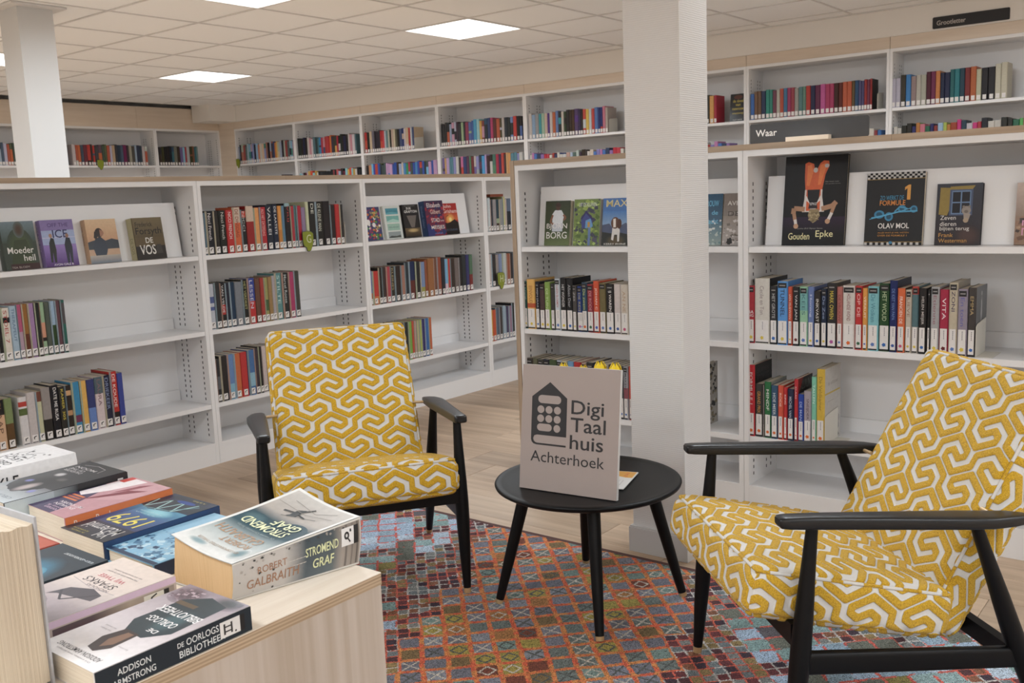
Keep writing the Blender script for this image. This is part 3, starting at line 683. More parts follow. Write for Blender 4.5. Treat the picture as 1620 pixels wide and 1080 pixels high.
ICONS = ['d8c050', 'd8c050', '3c6ab0', 'd8c050', 'd8c050', '6a2a2c', '5f7cb8', 'd8c050', '3c6ab0', 'd8c050', 'b05a9c', '5f7cb8', 'd86a34', '3c6a4c', '4a62b4', '5f7cb8', '3c6ab0', '3c5a9c', 'c0587c']
def label_short(mb, w, x=0.0, z=0.0, y=-0.0002):
    a = min(w * 0.8, 0.022); x0 = x + (w - a) / 2
    mb.quad((x0, y, z + 0.007), (x0 + a, y, z + 0.007), (x0 + a, y, z + 0.036), (x0, y, z + 0.036), WHITE)
def glyph_short(mb, w, y=-0.0004):
    a = min(w * 0.8, 0.022); x0 = (w - a) / 2
    q = lambda u, v: (x0 + a * u, y, 0.007 + 0.029 * v)
    mb.add([q(.25, .35), q(.42, .35), q(.42, .6), q(.8, .72), q(.8, .85), q(.25, .7)], [(0, 1, 2, 3, 4, 5)], DARK)
    mb.quad((x0, y, 0.004), (x0 + a, y, 0.004), (x0 + a, y, 0.0068), (x0, y, 0.0068), DARK)
def label_tall(mb, w, h, icon, tagtop, tg):
    a = w - 0.007; x0 = 0.0035; y = -0.0003; H = min(0.088, h * 0.43)
    mb.quad((x0, y, 0.006), (x0 + a, y, 0.006), (x0 + a, y, H), (x0, y, H), WHITE)
    mb.quad((x0, y - 0.0001, 0.003), (x0 + a, y - 0.0001, 0.003), (x0 + a, y - 0.0001, 0.0078), (x0, y - 0.0001, 0.0078), DARK)
    c = x0 + a * 0.55
    for k in range(5):
        z1 = H - 0.006 - k * 0.006
        mb.quad((c - 0.0011, y - 0.0002, z1 - 0.0046), (c + 0.0011, y - 0.0002, z1 - 0.0046), (c + 0.0011, y - 0.0002, z1), (c - 0.0011, y - 0.0002, z1), lin('77737a'))
    cx, cz, r = x0 + a * 0.5, 0.0225, min(0.0075, a * 0.36)
    n = 10
    mb.add([(cx + r * (1 if i % 2 else 0.72) * math.cos(6.2832 * i / n), y - 0.0002, cz + r * (1 if i % 2 else 0.72) * math.sin(6.2832 * i / n)) for i in range(n)], [tuple(range(n))], lin(icon))
    if tagtop:
        tg.quad((x0, y, h - 0.024), (x0 + a, y, h - 0.024), (x0 + a, y, h - 0.006), (x0, y, h - 0.006), DARK)
        tg.quad((x0 + a * .15, y - 0.0002, h - 0.017), (x0 + a * .85, y - 0.0002, h - 0.017), (x0 + a * .85, y - 0.0002, h - 0.0135), (x0 + a * .15, y - 0.0002, h - 0.0135), lin('9a9694'))
SIDE = {('B2s3', 0): '1c1a1a', ('B2s3', 8): '231c1c', ('B2s3', 12): 'b4b0aa', ('B2s3', 3): '8a8c86', ('B2s2', 1): '2c2a2a', ('B2s2', 3): '3c78b8', ('B2s2', 10): '4a443c', ('B2s2', 17): '1c2238', ('B2s2', 18): '3a2c28', ('B2s2', 25): '8f8474', ('B2s2', 27): '55565a', ('B2s2', 22): '131214',
        ('W7', 31): '171516', ('B1s2', 8): '151519', ('B1s2', 13): 'b8481c', ('B2s2', 7): '5a6a9c'}
SIDEART = {('B2s3', 12): [('r', 0, 178, 150, 6, 'b89c1c'), ('t', 30, 210, 100, 14, 'de veldkamer', '8a8478'), ('r', 30, 150, 60, 2, '9a948c'), ('blob', 90, 40, 50, 60, '5a5c64', 5), ('blob', 120, 70, 24, 30, '8f8a88', 6), ('blob', 110, 20, 30, 24, '2c2c34', 7)],
           ('B2s2', 27): [('g', 0, 0, 140, 224, '44464a', '6a6c70'), ('blob', 70, 150, 9, 44, 'a8a8aa', 3), ('e', 70, 200, 6, 8, 'b0b0b2')],
           ('B2s3', 0): [('t', 20, 196, 120, 34, 'FORMULE 1', '3c3a3a', 0.03), ('t', 20, 236, 110, 16, 'SUPER', '34302f', 0.03)],
           ('B2s3', 8): [('t', 18, 186, 100, 34, 'KLUUN', '6a6a6c', 0.03), ('p', [(0, 230), (0, 170), (50, 230)], '8a1c1c')],
           ('B2s2', 25): [('t', 26, 200, 100, 16, 'DELGADO', '4c443c')],
           ('B1s4', 0): [('r', 0, 0, 150, 245, 'b0aaa0'), ('spots', 6, 8, 136, 228, 90, 12, ['2a2826', '4c4844', 'c4beb4', '8a7c5c', '6a645c'], 77)]}
def spine_book(key, i, n, loc, rz, w, h, hexc, title='', tcol='', bands=(), phrase=''):
    style = key[0]
    col = pc(hexc)
    d = {'A': 0.138, 'B': 0.142, 'W': 0.14}[style] + rng.uniform(-0.006, 0.008)
    if h > 0.235: d += 0.02
    w -= 0.0006
    e = empty('book', loc, rz)
    e['label'] = f"{cname(hexc)} book, {ORD[i]} from left on the {phrase}"
    e['category'] = 'book'; e['group'] = 'books on the ' + phrase
    sd = SIDE.get((key, i)); strip = None
    if style == 'A' and rng.random() < 0.6: strip = lin(rng.choice(('8a9aa4', 'a8a08c', '8f8a8c', 'a08478', '9aa08a', '76858c')), 1.0)
    b = MB(); book_cover(b, w, h, d, col, bands, side=pc(sd) if sd else None, strip=strip); b.build('cover', M['print'], e)
    if (key, i) in SIDEART:
        b = MB(); paint(b, SIDEART[(key, i)], lambda u, v: (w, 0.004 + u * 0.001, v * 0.001), (1, 0, 0)); b.build('cover_print', M['print'], e)
    b = MB(); b.box(0.0016, w - 0.0016, 0.006, d - 0.004, 0.0015, h - 0.0015); b.build('page_block', M['pages'], e)
    if style == 'B':
        b = MB(); tg = MB(); label_tall(b, w, h, 'd8703c' if key == 'B2s3' else ICONS[i % len(ICONS)], (i * 7) % 10 < 6 and key != 'B2s3', tg); b.build('spine_label', M['sticker'], e)
        if tg.v: tg.build('spine_tag', M['sticker'], e)
    else:
        b = MB(); label_short(b, w)
        if style == 'A': glyph_short(b, w)
        b.build('spine_label', M['sticker'], e)
    if title:
        b = MB()
        top = h * 0.955 if style == 'A' else h - 0.028
        bot = h * 0.34 if style == 'A' else h * 0.45
        L = min(top - bot, len(title) * w * 0.62)
        hh = min(w * 0.40, L / max(1, len(title)) * 1.9)
        if title == 'BA NG':
            its = [('t', h * 0.42, w * 0.15, 0.0, 0.0, '', tcol)][:0] + [('t', w * 0.14, h * 0.52, w * 0.72, 0.011, 'BA', tcol, 0.02), ('t', w * 0.14, h * 0.46, w * 0.72, 0.011, 'NG', tcol, 0.02)]
            paint(b, its, lambda u, v: (u, -0.0002, v), (0, -1, 0))
        else:
            paint(b, [('t', h - top, (w - hh) / 2, L, hh, title, tcol, 0.012)], lambda u, v: (v, -0.0002, h - u), (0, -1, 0))
        b.build('title_lettering', M['print_flat'], e)
    return e
PHR = {'A1s2': 'middle shelf of the leftmost low bookcase', 'A1s3': 'third shelf of the leftmost low bookcase', 'A2s1': 'shelf with the G marker', 'A2s2': 'shelf below the G marker',
       'A2s3': 'low shelf left of the chair back', 'A3s2': 'shelf under the red sunset cover', 'A3s3': 'low shelf right of the chair back', 'A4s1': 'narrow top shelf left of the oak panel',
       'A4s2': 'shelf with the H marker', 'A4s3': 'shelf below the H marker', 'B1s2': 'shelf left of the white pillar', 'B1s3': 'shelf behind the taupe sign', 'B2s2': 'long shelf right of the pillar',
       'B2s3': 'shelf above the right chair arm', 'W7': 'wall shelf above the Waar sign', 'W8': 'wall shelf below the Grootletter sign'}
ZS = {'s1': 0.998, 's2': 0.644, 's3': 0.292}
def shelf_point(plane, s, inset=0.012):
    if plane == 'A': return (s, YA + inset), 0.0
    if plane == 'B': return (XB + inset, 2.57 - s), -math.pi / 2
    return (XW + inset, 9.425 - s), -math.pi / 2
for key, (s0, bs) in ROWS.items():
    s = s0; i = 0
    for bk in bs:
        w = bk[0] / 1000
        if bk[1]:
            z = 1.713 if key[0] == 'W' else ZS[key[2:]]
            p, rz = shelf_point(key[0], s, 0.010 + rng.uniform(0, 0.006))
            spine_book(key, i, len(bs), (p[0], p[1], z), rz, w, bk[1] / 1000, bk[2], *(bk[3:5] if len(bk) > 3 else ('', '')), bk[5] if len(bk) > 5 else (), PHR[key])
            i += 1
        s += w
# the smaller, farther books along the walls: one joined object
far = MB()
def far_row(plane, s0, s1, z, cols, hs=(0.195, 0.22), skip=0.0):
    s = s0; k = 0
    while s < s1 - 0.012:
        w = min(rng.uniform(0.022, 0.040), s1 - s)
        hx = cols[k % len(cols)]; k += 1
        h = rng.uniform(*hs)
        if plane == 'W': T = Matrix.Translation((XW + 0.014, 9.425 - s, z)) @ Matrix.Rotation(-math.pi / 2, 4, 'Z')
        else: T = Matrix.Translation((s, YL + 0.014, z))
        one = MB(); col = pc(hx)
        bands = [(rng.choice((0.0, 0.25, 0.5)), rng.choice((0.6, 0.75, 1.0)), cols[(k * 5 + 2) % len(cols)])] if rng.random() < 0.3 else ()
        book_cover(one, w - 0.0006, h, 0.14, col, bands)
        one.box(0.0016, w - 0.0022, 0.006, 0.136, 0.0015, h - 0.0015, lin('b0a28c'))
        label_short(one, w)
        far.add([tuple(T @ Vector(p)) for p in one.v], one.f, one.c)
        s += w
def bay(k, x0, x1): return k * W_PITCH + x0, k * W_PITCH + x1
c1 = '8f9ab0 26222a 9aa494 903c38 4c5c5c 8aa4b0 6fa0bc a88c9c 7c88b8 1a1a2c 7fa4c4 b8704c b8b4ac c8a888 2f7a6c 8a5a4c 1f1820 a86a54 3c3440 2c3c6c b8702c c89c44 b4a890'.split()
c2 = '20221f 1f2c26 28221f 1c2040 23201f b8aca8 b87c88 c0b4b8 4c6c74 2f3c3c 3c6c74 2f7cac a8283c 3c4c6c a02c2c b03034 a81c1c c8641c 3c3444 3a3a30 c8903c a01430'.split()
c3 = 'a81c1c b4b8bc c0a888 6a6470 221c24 2c2430 302c34 b8442c c83840 a8b0bc 5a7c80 a8a898 23241f b8a090 c0b498 5a5844 1f1d1e 3c4c74 20306c c0b4b4 c4bcc0'.split()
c4 = '1f1d1f 241f1f 201e20 1d1d20 8a98b4 b888a0 a8acc0 3c2434 2c2a30 8fa87c 2c3034 8a3050 4c64a0 3f5a9c 3c94bc 8abcc4 c89c3c 7c3c34 2c4c68 34406c a83060 5c3028 b0502c 4a4428 b0a8a4 2c343c 2c3030 6a84b8 b8342c'.split()
c5 = 'a89a90 7c98b4 8a8a8c 2f8a94 8fac94 b8a090 54347c b8b0ac b0582c 5c74a4 2c2c30 bcb4a8 34442c 2c2826 3a2c24 4a3424 503c64 3c3050 2c2424 b84034 c8a838 b4bcc0 b43c34 4a6ca4 24306c b43c2c b8687c'.split()
far_row('W', *bay(0, 0.03, 1.0), 1.713, c1); far_row('W', *bay(1, 0.03, 0.95), 1.713, c2); far_row('W', *bay(2, 0.03, 0.72), 1.713, c3, (0.2, 0.215))
far_row('W', *bay(3, 0.03, 1.0), 1.713, c4, (0.2, 0.222)); far_row('W', *bay(4, 0.03, 0.86), 1.713, c5, (0.205, 0.222)); far_row('W', *bay(5, 0.1, 0.80), 1.713, c2)
k1 = '23242a 1c1c1f 2c2e34 8a98b0 3c3a38 1f1f22 b0a8a8 3c3440'.split()
k2 = 'b04a4c 98a4bc 2c2426 6a1c30 b0a4a8 c09838 c84024 7cb4bc b08c2c c0b8b0 1c1c20 26282c 1f2224 1d1f22 222426 1c1e20 202226 1d1d20 8a3438 1f2226'.split()
k3 = '2a2422 b87c54 6ab0d4 34449c b03a2c 8a9044 2c343c 3c4c4c b088b0 b48cb4 b48cb4 b890b8 2c4c9c 2c4484 3c2c28 8a9cc0 c0b4a8 3c7cb4 2c8a54 a02c44'.split()
k4 = '6a5a94 c0945c c88c4c 4c7c8c c08444 8484b8 b8b8b4 3c3034 c06494 2c3c6c 5a3450 4a7c5c 6a2428 b8b0ac 8f98a0 24384c 3c94cc a890bc 3c2028 2c2420 3c6a5c a01c40 3c2c50 b83c30'.split()
k5 = '7c74b0 b070a4 3c6cb0 2c3c5c 8464a0 b01c34 b42c3c c0bab0 a0342c 2c3458 44509c c0bcb4 b8b8b8 b08c80 98a8bc 4c645c a8b4ac 3c2c3c 34281f 3c3430 c0bab4 c4b4a4 98302c'.split()
k7 = '2c64a0 742c54 b4aca0 c0b8ac 8a3438'.split()
k8 = 'b4b0a8 b0aca4 23241f 272622 2c2c60 4c9c4c b86474 1f5c44 2c2c60 7c2c28 8aa8c4 98a840 a86c28 94381f b8b8b4 1f3848 b0acb4 b82470 a02434 1f2028'.split()
for k, kk, hs, a in ((0, k1, (0.14, 0.21), 0.98), (1, k2, (0.195, 0.225), 1.0), (2, k3, (0.225, 0.245), 1.0), (3, k4, (0.24, 0.255), 1.0), (4, k5, (0.205, 0.235), 1.0), (5, k5, (0.19, 0.22), 0.9), (6, k7, (0.20, 0.235), 1.0), (7, k8, (0.215, 0.245), 0.86)):
    far_row('W', *bay(k, 0.03, a), 1.358, kk, hs)
l2 = 'b4a8a8 a8b0a8 b85c2c 3c4858 6a2834 2c2420 302a28 b03028 3c3c40 5a4450 3c4c40 50583c a84c30 a8a4bc b09474 34343c 2c3848 44546a 6a1c4c 3c3038 908c7c 4c4840 8ea0b4 2c3448 34404c'.split()
l3 = '26242a 8a98a4 1f1d1e 241f1f 1c2430 2c4864 6a6c60 3c3028 6a5c90 7cb0c8 a02c34 a8acb0 3c3c1f 7c4c34 2f6470 6a8484 3c5a60 2a2424'.split()
far_row('L', 5.17, 6.02, 1.713, l2, (0.205, 0.222)); far_row('L', 6.16, 6.66, 1.713, l3, (0.2, 0.218)); far_row('L', 4.13, 5.06, 1.713, l2[::-1], (0.2, 0.22))
far_row('L', 5.3, 5.5, 1.358, l3, (0.08, 0.1))
o = far.build('books', M['print'])
tag(o, 'rows of small distant books on the tall wall shelves', 'books', 'books on the far wall shelves', 'stuff')
# bookends
def bookend(label, plane, s, z, h=0.115, d=0.12):
    p, rz = shelf_point(plane, s, 0.012)
    e = empty('bookend', (*p, z), rz); tag(e, label, 'bookend', 'metal bookends')
    b = MB(); r = 0.02
    pts = [(0.0, 0.001), (d, 0.001), (d, h), (r * 0.9, h * 0.93), (0.0, h * 0.86)]
    n = len(pts)
    v = [(0.0, y, q) for y, q in pts] + [(0.0016, y, q) for y, q in pts]
    b.add(v, [tuple(range(n)), tuple(range(2 * n - 1, n - 1, -1))] + [(i, i + n, (i + 1) % n + n, (i + 1) % n) for i in range(n)])
    b.build('upright_plate', M['cream_metal'], e)
    b = MB(); b.box(0.0018, 0.05, 0.0, d, 0.0006, 0.0018); b.build('foot_plate', M['cream_metal'], e)
bookend('cream metal bookend closing the long row right of the pillar', 'B', ROWS['B2s2'][0] + sum(q[0] for q in ROWS['B2s2'][1]) / 1000 + 0.001, 0.644, 0.115, 0.13)
bookend('cream metal bookend beside the tall yellow book', 'B', ROWS['B2s3'][0] + sum(q[0] for q in ROWS['B2s3'][1]) / 1000 + 0.001, 0.292, 0.115, 0.13)
bookend('thin white bookend at the end of the G shelf', 'A', ROWS['A2s1'][0] + sum(q[0] for q in ROWS['A2s1'][1]) / 1000 + 0.002, 0.998, 0.13, 0.11)
for nm, k, x, h in (('third', 2, 0.73, 0.11), ('fifth', 4, 0.87, 0.115), ('second', 1, 0.955, 0.11)):
    pass
bookend('pale metal bookend at the right end of the shelf above the Waar sign', 'W', ROWS['W7'][0] + sum(q[0] for q in ROWS['W7'][1]) / 1000 + 0.036, 1.713, 0.12, 0.13)
bookend('pale metal bookend on the third wall bookcase from the corner', 'W', 2 * W_PITCH + 0.725, 1.713, 0.12, 0.13)
bookend('pale metal bookend on the wall shelf left of the pillar', 'W', 4 * W_PITCH + 0.866, 1.713, 0.12, 0.13)

# ------------------------------------------------------------------ books shown by their front cover
def cover_book(label, mat4, w, h, t, col, items, spine=(), hard=False, pages='pages_cream', group=None, stick=None, cat='book'):
    """upright book: x to the right, y into the book, z up; printed front at y = 0, spine on the left"""
    e = empty('book', mat=mat4); tag(e, label, cat, group)
    c = pc(col); tb = 0.0022 if hard else 0.0007; g = 0.003 if hard else 0.0008
    b = MB()
    b.box(0, w, 0, tb, 0, h, c); b.box(0, w, t - tb, t, 0, h, c)
    r = t * 0.06 if not hard else t * 0.12
    b.prism([(0, 0.0), (0.0015, -0.0)], 0, 0) if False else None
    n = 7
    ring = [(-r * math.sin(math.pi * i / (n - 1)), t * i / (n - 1)) for i in range(n)]
    for (x0, y0), (x1, y1) in zip(ring, ring[1:]):
        b.add([(x0, y0, 0), (x1, y1, 0), (x1, y1, h), (x0, y0, h)], [(0, 3, 2, 1)], c, True)
    for z in (0, h):
        b.add([(x, y, z) for x, y in ring] + [(0.0016, t, z), (0.0016, 0, z)], [tuple(range(n + 2))], c)
    b.build('cover', M['print'], e)
    b = MB(); b.box(0.0016, w - g, tb, t - tb, g, h - g); b.build('page_block', M[pages], e)
    b = MB()
    paint(b, [('r', 0, 0, w * 1000, h * 1000, col)] + list(items), lambda u, v: (min(max(u * 0.001, 0), w), 0, min(max(v * 0.001, 0), h)), (0, -1, 0))
    b.build('cover_print', M['print'], e)
    if spine:
        b = MB(); paint(b, spine, lambda u, v: (-r * 1.02, t - v * 0.001, h - u * 0.001), (-1, 0, 0)); b.build('spine_print', M['print_flat'], e)
    return e
LEAN = math.atan(0.034 / 0.25)
def stand(plane, s, z, t, extra=0.0):
    p, rz = shelf_point(plane, s, 0.0965 - t * 1.012 + extra)
    return Matrix.Translation((p[0], p[1], z + 0.0015)) @ Matrix.Rotation(rz, 4, 'Z') @ Matrix.Rotation(-LEAN, 4, 'X')
def checks(x, y, w, h, nx, ny):
    return [('r', x + i * w / nx, y + j * h / ny, w / nx, h / ny, '121214') for i in range(nx) for j in range(ny) if (i + j) % 2]
GF = 'books facing out on the sloping display boards'
FS = 1.0 / math.cos(LEAN)
# left row, first bay
cover_book('dark green novel face out with white Moeder heil title', stand('A', 1.790, 0.998, 0.040), 0.136, 0.196, 0.040, '3a4238',
  [('g', 0, 110, 136, 86, '3c4a40', '6a7c84'), ('soft', 70, 90, 54, 80, '46542f', '3a4438'), ('soft', 72, 162, 22, 34, '4a3424', '54605c'), ('p', [(20, 0), (48, 120), (96, 122), (125, 0)], '39422a'), ('r', 20, 0, 116, 24, '3c2422'),
   ('t', 16, 66, 104, 26, 'Moeder', 'dcd8d2', 0.008), ('t', 76, 34, 46, 26, 'heil', 'dcd8d2', 0.008), ('t', 22, 6, 70, 8, 'TEA BLOEM', 'a89c94')], [('t', 20, 6, 90, 12, 'Moeder heil', 'c8c4c0')], group=GF)
cover_book('purple novel face out with two men, OFF THE ICE', stand('A', 1.954, 0.998, 0.036), 0.140, 0.196, 0.036, '7c6aa0',
  [('g', 0, 0, 140, 90, '4a2468', '8a70b4'), ('r', 0, 92, 140, 60, '93a0c4'), ('r', 0, 120, 140, 3, 'b8b4cc'), ('t', 30, 166, 88, 16, 'OFF THE', '4a3468', 0.01), ('t', 46, 120, 64, 34, 'ICE', '2c2a58', 0.02),
   ('p', [(22, 20), (26, 100), (36, 122), (48, 118), (52, 70), (46, 18), (38, 18), (36, 60), (30, 18)], '2a2c26'), ('e', 36, 130, 7, 9, 'a07c64'),
   ('p', [(92, 10), (90, 90), (100, 120), (116, 118), (122, 80), (116, 10), (108, 10), (106, 60), (101, 10)], '20222e'), ('e', 106, 128, 7, 9, '8a6450'), ('t', 32, 4, 84, 9, 'AVON GALE &', 'd4ccd8', 0.01)], [('t', 20, 5, 110, 11, 'OFF THE ICE', 'c0b4d0')], group=GF)
cover_book('sunset novel face out with a dark-haired woman in profile', stand('A', 2.146, 0.998, 0.038), 0.140, 0.190, 0.038, 'b89474',
  [('g', 0, 70, 140, 120, 'b07c54', 'd0b088'), ('p', [(0, 60), (0, 92), (30, 100), (52, 88), (80, 96), (110, 104), (140, 96), (140, 60)], '2c3038'), ('g', 0, 0, 140, 34, '6a7480', 'a89c90'),
   ('p', [(28, 34), (20, 70), (34, 104), (58, 116), (80, 96), (86, 60), (76, 34)], '232a38'), ('e', 56, 132, 18, 20, '2c1e18'), ('p', [(60, 146), (76, 138), (78, 128), (72, 118), (60, 116)], '9c6c50'), ('p', [(36, 140), (30, 112), (40, 100), (50, 120)], '261a16')], [('t', 30, 6, 80, 10, 'DE VERRE', '6a5444')], group=GF)
cover_book('olive thriller face out, titled DE VOS', stand('A', 2.361, 0.998, 0.044), 0.146, 0.188, 0.044, '5a4a2c',
  [('g', 0, 100, 146, 88, '54462a', '6f6040'), ('r', 0, 0, 146, 60, '2a231c'), ('t', 12, 148, 84, 20, 'Frederick', '1f1a14', 0.008), ('t', 10, 104, 126, 40, 'Forsyth', '1f1a14', 0.01), ('t', 52, 74, 36, 24, 'DE', 'd4d0c8', 0.02), ('t', 18, 22, 78, 44, 'VOS', 'd4d0c8', 0.03),
   ('l', [(20, 60), (50, 40), (80, 66), (110, 44)], 2, '3a342a'), ('p', [(96, 24), (104, 66), (124, 66), (130, 24)], '3c3630')], [('r', 0, 0, 188, 44, 'a8a078'), ('t', 90, 12, 70, 20, 'DE VOS', '6a6448')], group=GF)
# left row, third bay
cover_book('colourful floral novel face out, leftmost of five', stand('A', 3.768, 0.998, 0.022), 0.138, 0.190, 0.022, '3a3c68',
  [('spots', 6, 6, 126, 178, 130, 9, ['b83028', 'd8d4d0', '4c8a34', '3a3c78', 'c06a24', '8a2c5c', '2c5c34', 'd8a434'], 5), ('e', 40, 104, 16, 16, 'e0dcd8'), ('e', 82, 88, 13, 13, 'd8d4d4'), ('t', 62, 150, 60, 14, 'SUMMER', 'c8b44c', 0.02), ('t', 70, 128, 54, 14, 'IN THE', 'c8b44c', 0.02), ('t', 90, 60, 38, 22, 'CITY', 'c8b44c', 0.02)], group=GF)
cover_book('white novel face out with four stacked sea photographs', stand('A', 3.938, 0.998, 0.020), 0.136, 0.192, 0.020, 'c8ccc6',
  [('r', 18, 142, 100, 36, '3c8a9c'), ('r', 18, 96, 100, 38, '6aa8a0'), ('r', 18, 50, 100, 38, '8fb4a4'), ('r', 18, 6, 100, 36, '8a9494'), ('p', [(18, 150), (60, 158), (118, 148), (118, 142), (18, 142)], '58a0ac'), ('p', [(18, 104), (70, 116), (118, 106), (118, 96), (18, 96)], '9cc8bc'), ('p', [(18, 10), (40, 20), (80, 16), (118, 22), (118, 6), (18, 6)], '4c504c'), ('t', 26, 156, 80, 8, 'DE ZEE VAN', '2c6474'), ('t', 28, 64, 80, 8, 'VERLANGEN', '4c6c64')], group=GF)
cover_book('black crime novel face out with a grey beam of light', stand('A', 4.090, 0.998, 0.024), 0.136, 0.195, 0.024, '1f1c1c',
  [('t', 34, 166, 40, 13, 'SUE', 'd8d4d0', 0.03), ('t', 14, 146, 108, 15, 'GRAFTON', 'd8d4d0', 0.03), ('p', [(30, 130), (112, 130), (86, 60), (58, 60)], '6a625c'), ('g', 4, 4, 128, 52, '2a221a', '6a5434'), ('soft', 70, 42, 56, 14, 'b89c64', '54442c'), ('t', 20, 184, 90, 5, 'DE TWINTIGSTE', '8a8480')], group=GF)
cover_book('thick blue and red novel face out, STAD VAN MEISJES', stand('A', 4.262, 0.998, 0.044), 0.164, 0.212, 0.044, '24305c',
  [('g', 0, 0, 164, 212, '7c1c34', '3a2848'), ('spots', 4, 4, 156, 204, 60, 12, ['8a1c34', '2c2a58', 'a02438', '1f3464'], 9), ('r', 0, 0, 60, 60, '28306c'), ('t', 20, 172, 118, 26, 'Elizabeth', 'd8d0d0', 0.012), ('t', 44, 132, 88, 26, 'Gilbert', 'd8b4a8', 0.012), ('t', 44, 82, 74, 24, 'STAD', 'd8ccc4', 0.02), ('t', 122, 84, 32, 9, 'VAN', 'd8ccc4', 0.01), ('t', 36, 34, 118, 28, 'MEISJES', 'd8ccc4', 0.02), ('t', 60, 8, 70, 10, 'roman', '6a74b0')], [('r', 0, 0, 212, 44, '24406c'), ('t', 30, 14, 130, 16, 'Elizabeth Gilbert', '6a84ac')], group=GF)
cover_book('red sunset thriller face out, rightmost of five', stand('A', 4.440, 0.998, 0.022), 0.134, 0.192, 0.022, 'a82018',
  [('g', 0, 88, 134, 56, 'c86020', 'b02418'), ('soft', 62, 94, 50, 40, 'e0a040', 'b8401c'), ('e', 62, 92, 13, 13, 'ecd078'), ('p', [(0, 0), (0, 78), (30, 70), (60, 76), (100, 92), (134, 70), (134, 0)], '1f1614'), ('l', [(20, 84), (26, 112), (50, 118)], 4, '3a1a10'), ('t', 8, 158, 74, 26, 'John', 'dcc4bc', 0.02), ('t', 4, 132, 126, 24, 'Grisham', 'dcc4bc', 0.02), ('t', 14, 22, 104, 12, 'DE STRAFHEK', '4c5a74')], group=GF)
# right row, first bay (left of and behind the pillar)
cover_book('green sports biography face out with a player in white', stand('B', 2.57 - 2.461, 0.998, 0.022), 0.130, 0.190, 0.022, '34421f',
  [('g', 0, 0, 130, 60, '5c6a34', '3c4a24'), ('g', 0, 60, 130, 130, '38441f', '2a3218'), ('p', [(40, 84), (36, 132), (50, 150), (84, 150), (98, 128), (90, 84)], 'c8ccd0'), ('r', 38, 60, 54, 34, 'b4b8c0'), ('e', 66, 166, 12, 17, '4c2c1c'), ('e', 66, 172, 14, 8, '3a2014'), ('l', [(40, 130), (28, 100), (44, 92)], 9, '7c4c30'), ('l', [(94, 130), (108, 118), (96, 108)], 9, '7c4c30'),
   ('t', 10, 66, 106, 28, 'BJORN', 'd8d4d0'), ('t', 10, 30, 106, 28, 'BORG', 'd8d4d0'), ('e', 41, 96, 1.6, 1.6, 'd8d4d0'), ('e', 48, 96, 1.6, 1.6, 'd8d4d0')], group=GF)
cover_book('green book face out with a blue birdhouse among leaves', stand('B', 2.57 - 2.312, 0.998, 0.022), 0.130, 0.193, 0.022, '6a8038',
  [('spots', 4, 4, 122, 185, 120, 10, ['8aa040', '4c642c', '3a3c4c', '9cb454', '5a7034', '4c4a5c'], 12), ('r', 74, 0, 12, 74, '5a74a4'), ('p', [(42, 72), (36, 118), (62, 138), (92, 116), (96, 78)], '3a4484'), ('p', [(34, 112), (60, 146), (100, 110), (92, 106), (60, 134), (42, 108)], '30285c'), ('p', [(58, 72), (60, 104), (84, 112), (96, 84), (94, 76)], '5a90c0'), ('r', 70, 76, 12, 22, 'b08434'), ('t', 24, 162, 88, 16, 'UIT DE KLUWEN', 'd0d8c8', 0.01)], group=GF)
cover_book('blue book face out with a spaniel on a rock, MAX', stand('B', 2.57 - 2.169, 0.998, 0.022), 0.130, 0.193, 0.022, '3c6cac',
  [('g', 0, 60, 130, 80, '8aa4bc', '3c74b4'), ('p', [(0, 50), (0, 84), (34, 90), (56, 66), (86, 80), (112, 92), (130, 84), (130, 40)], '46506c'), ('p', [(0, 0), (0, 56), (40, 50), (90, 52), (130, 44), (130, 0)], '242824'), ('soft', 66, 20, 50, 26, '54462f', '262a26'), ('p', [(46, 24), (50, 72), (62, 84), (78, 82), (86, 60), (84, 16), (76, 16), (74, 44), (60, 44), (56, 20)], 'c8c4c0'), ('e', 62, 92, 20, 24, '5c3824'), ('p', [(54, 74), (52, 108), (64, 110), (66, 74)], 'd4ccc4'), ('e', 82, 88, 11, 20, '4c2c1c'), ('t', 16, 158, 102, 28, 'MAX', 'c8bc84', 0.012), ('t', 12, 2, 104, 8, 'KERRY IRVINE', 'c8c4bc', 0.01)], group=GF)
cover_book('dark book face out, mostly hidden behind the pillar edge', stand('B', 2.57 - 2.030, 0.998, 0.020), 0.132, 0.193, 0.020, '5a6478', [('g', 0, 0, 132, 90, '2c3438', '6a7c94'), ('t', 14, 150, 100, 20, 'HET PAD', 'c8ccd0')], group=GF)
cover_book('glossy blue novel face out right of the pillar, light blue title', stand('B', 2.57 - 1.762, 0.998, 0.022), 0.128, 0.195, 0.022, '1f4c68',
  [('g', 0, 0, 128, 90, '8a9c98', '2c5c74'), ('spots', 4, 4, 120, 90, 60, 6, ['a8b4b0', '5a7c84', 'c4c8c4'], 21), ('t', 52, 148, 60, 22, 'VROUW', '5cb0d4', 0.012), ('t', 84, 116, 26, 16, 'de', '5cb0d4', 0.012), ('t', 60, 82, 52, 20, 'nacht', '5cb0d4', 0.012)], group=GF)
cover_book('glossy grey novel face out beside the bookcase upright', stand('B', 2.57 - 1.630, 0.998, 0.022), 0.092, 0.195, 0.022, '7c7068',
  [('g', 0, 0, 92, 110, 'a8a09c', '8a7c70'), ('spots', 4, 4, 84, 120, 60, 6, ['c4bcb8', '6a6058', '948880'], 22), ('t', 16, 150, 60, 16, 'AVEL', 'd0ccc4', 0.01), ('t', 20, 110, 44, 18, 'DE', '4c443c', 0.01), ('blob', 30, 16, 12, 14, '2c2a28', 3)], group=GF)
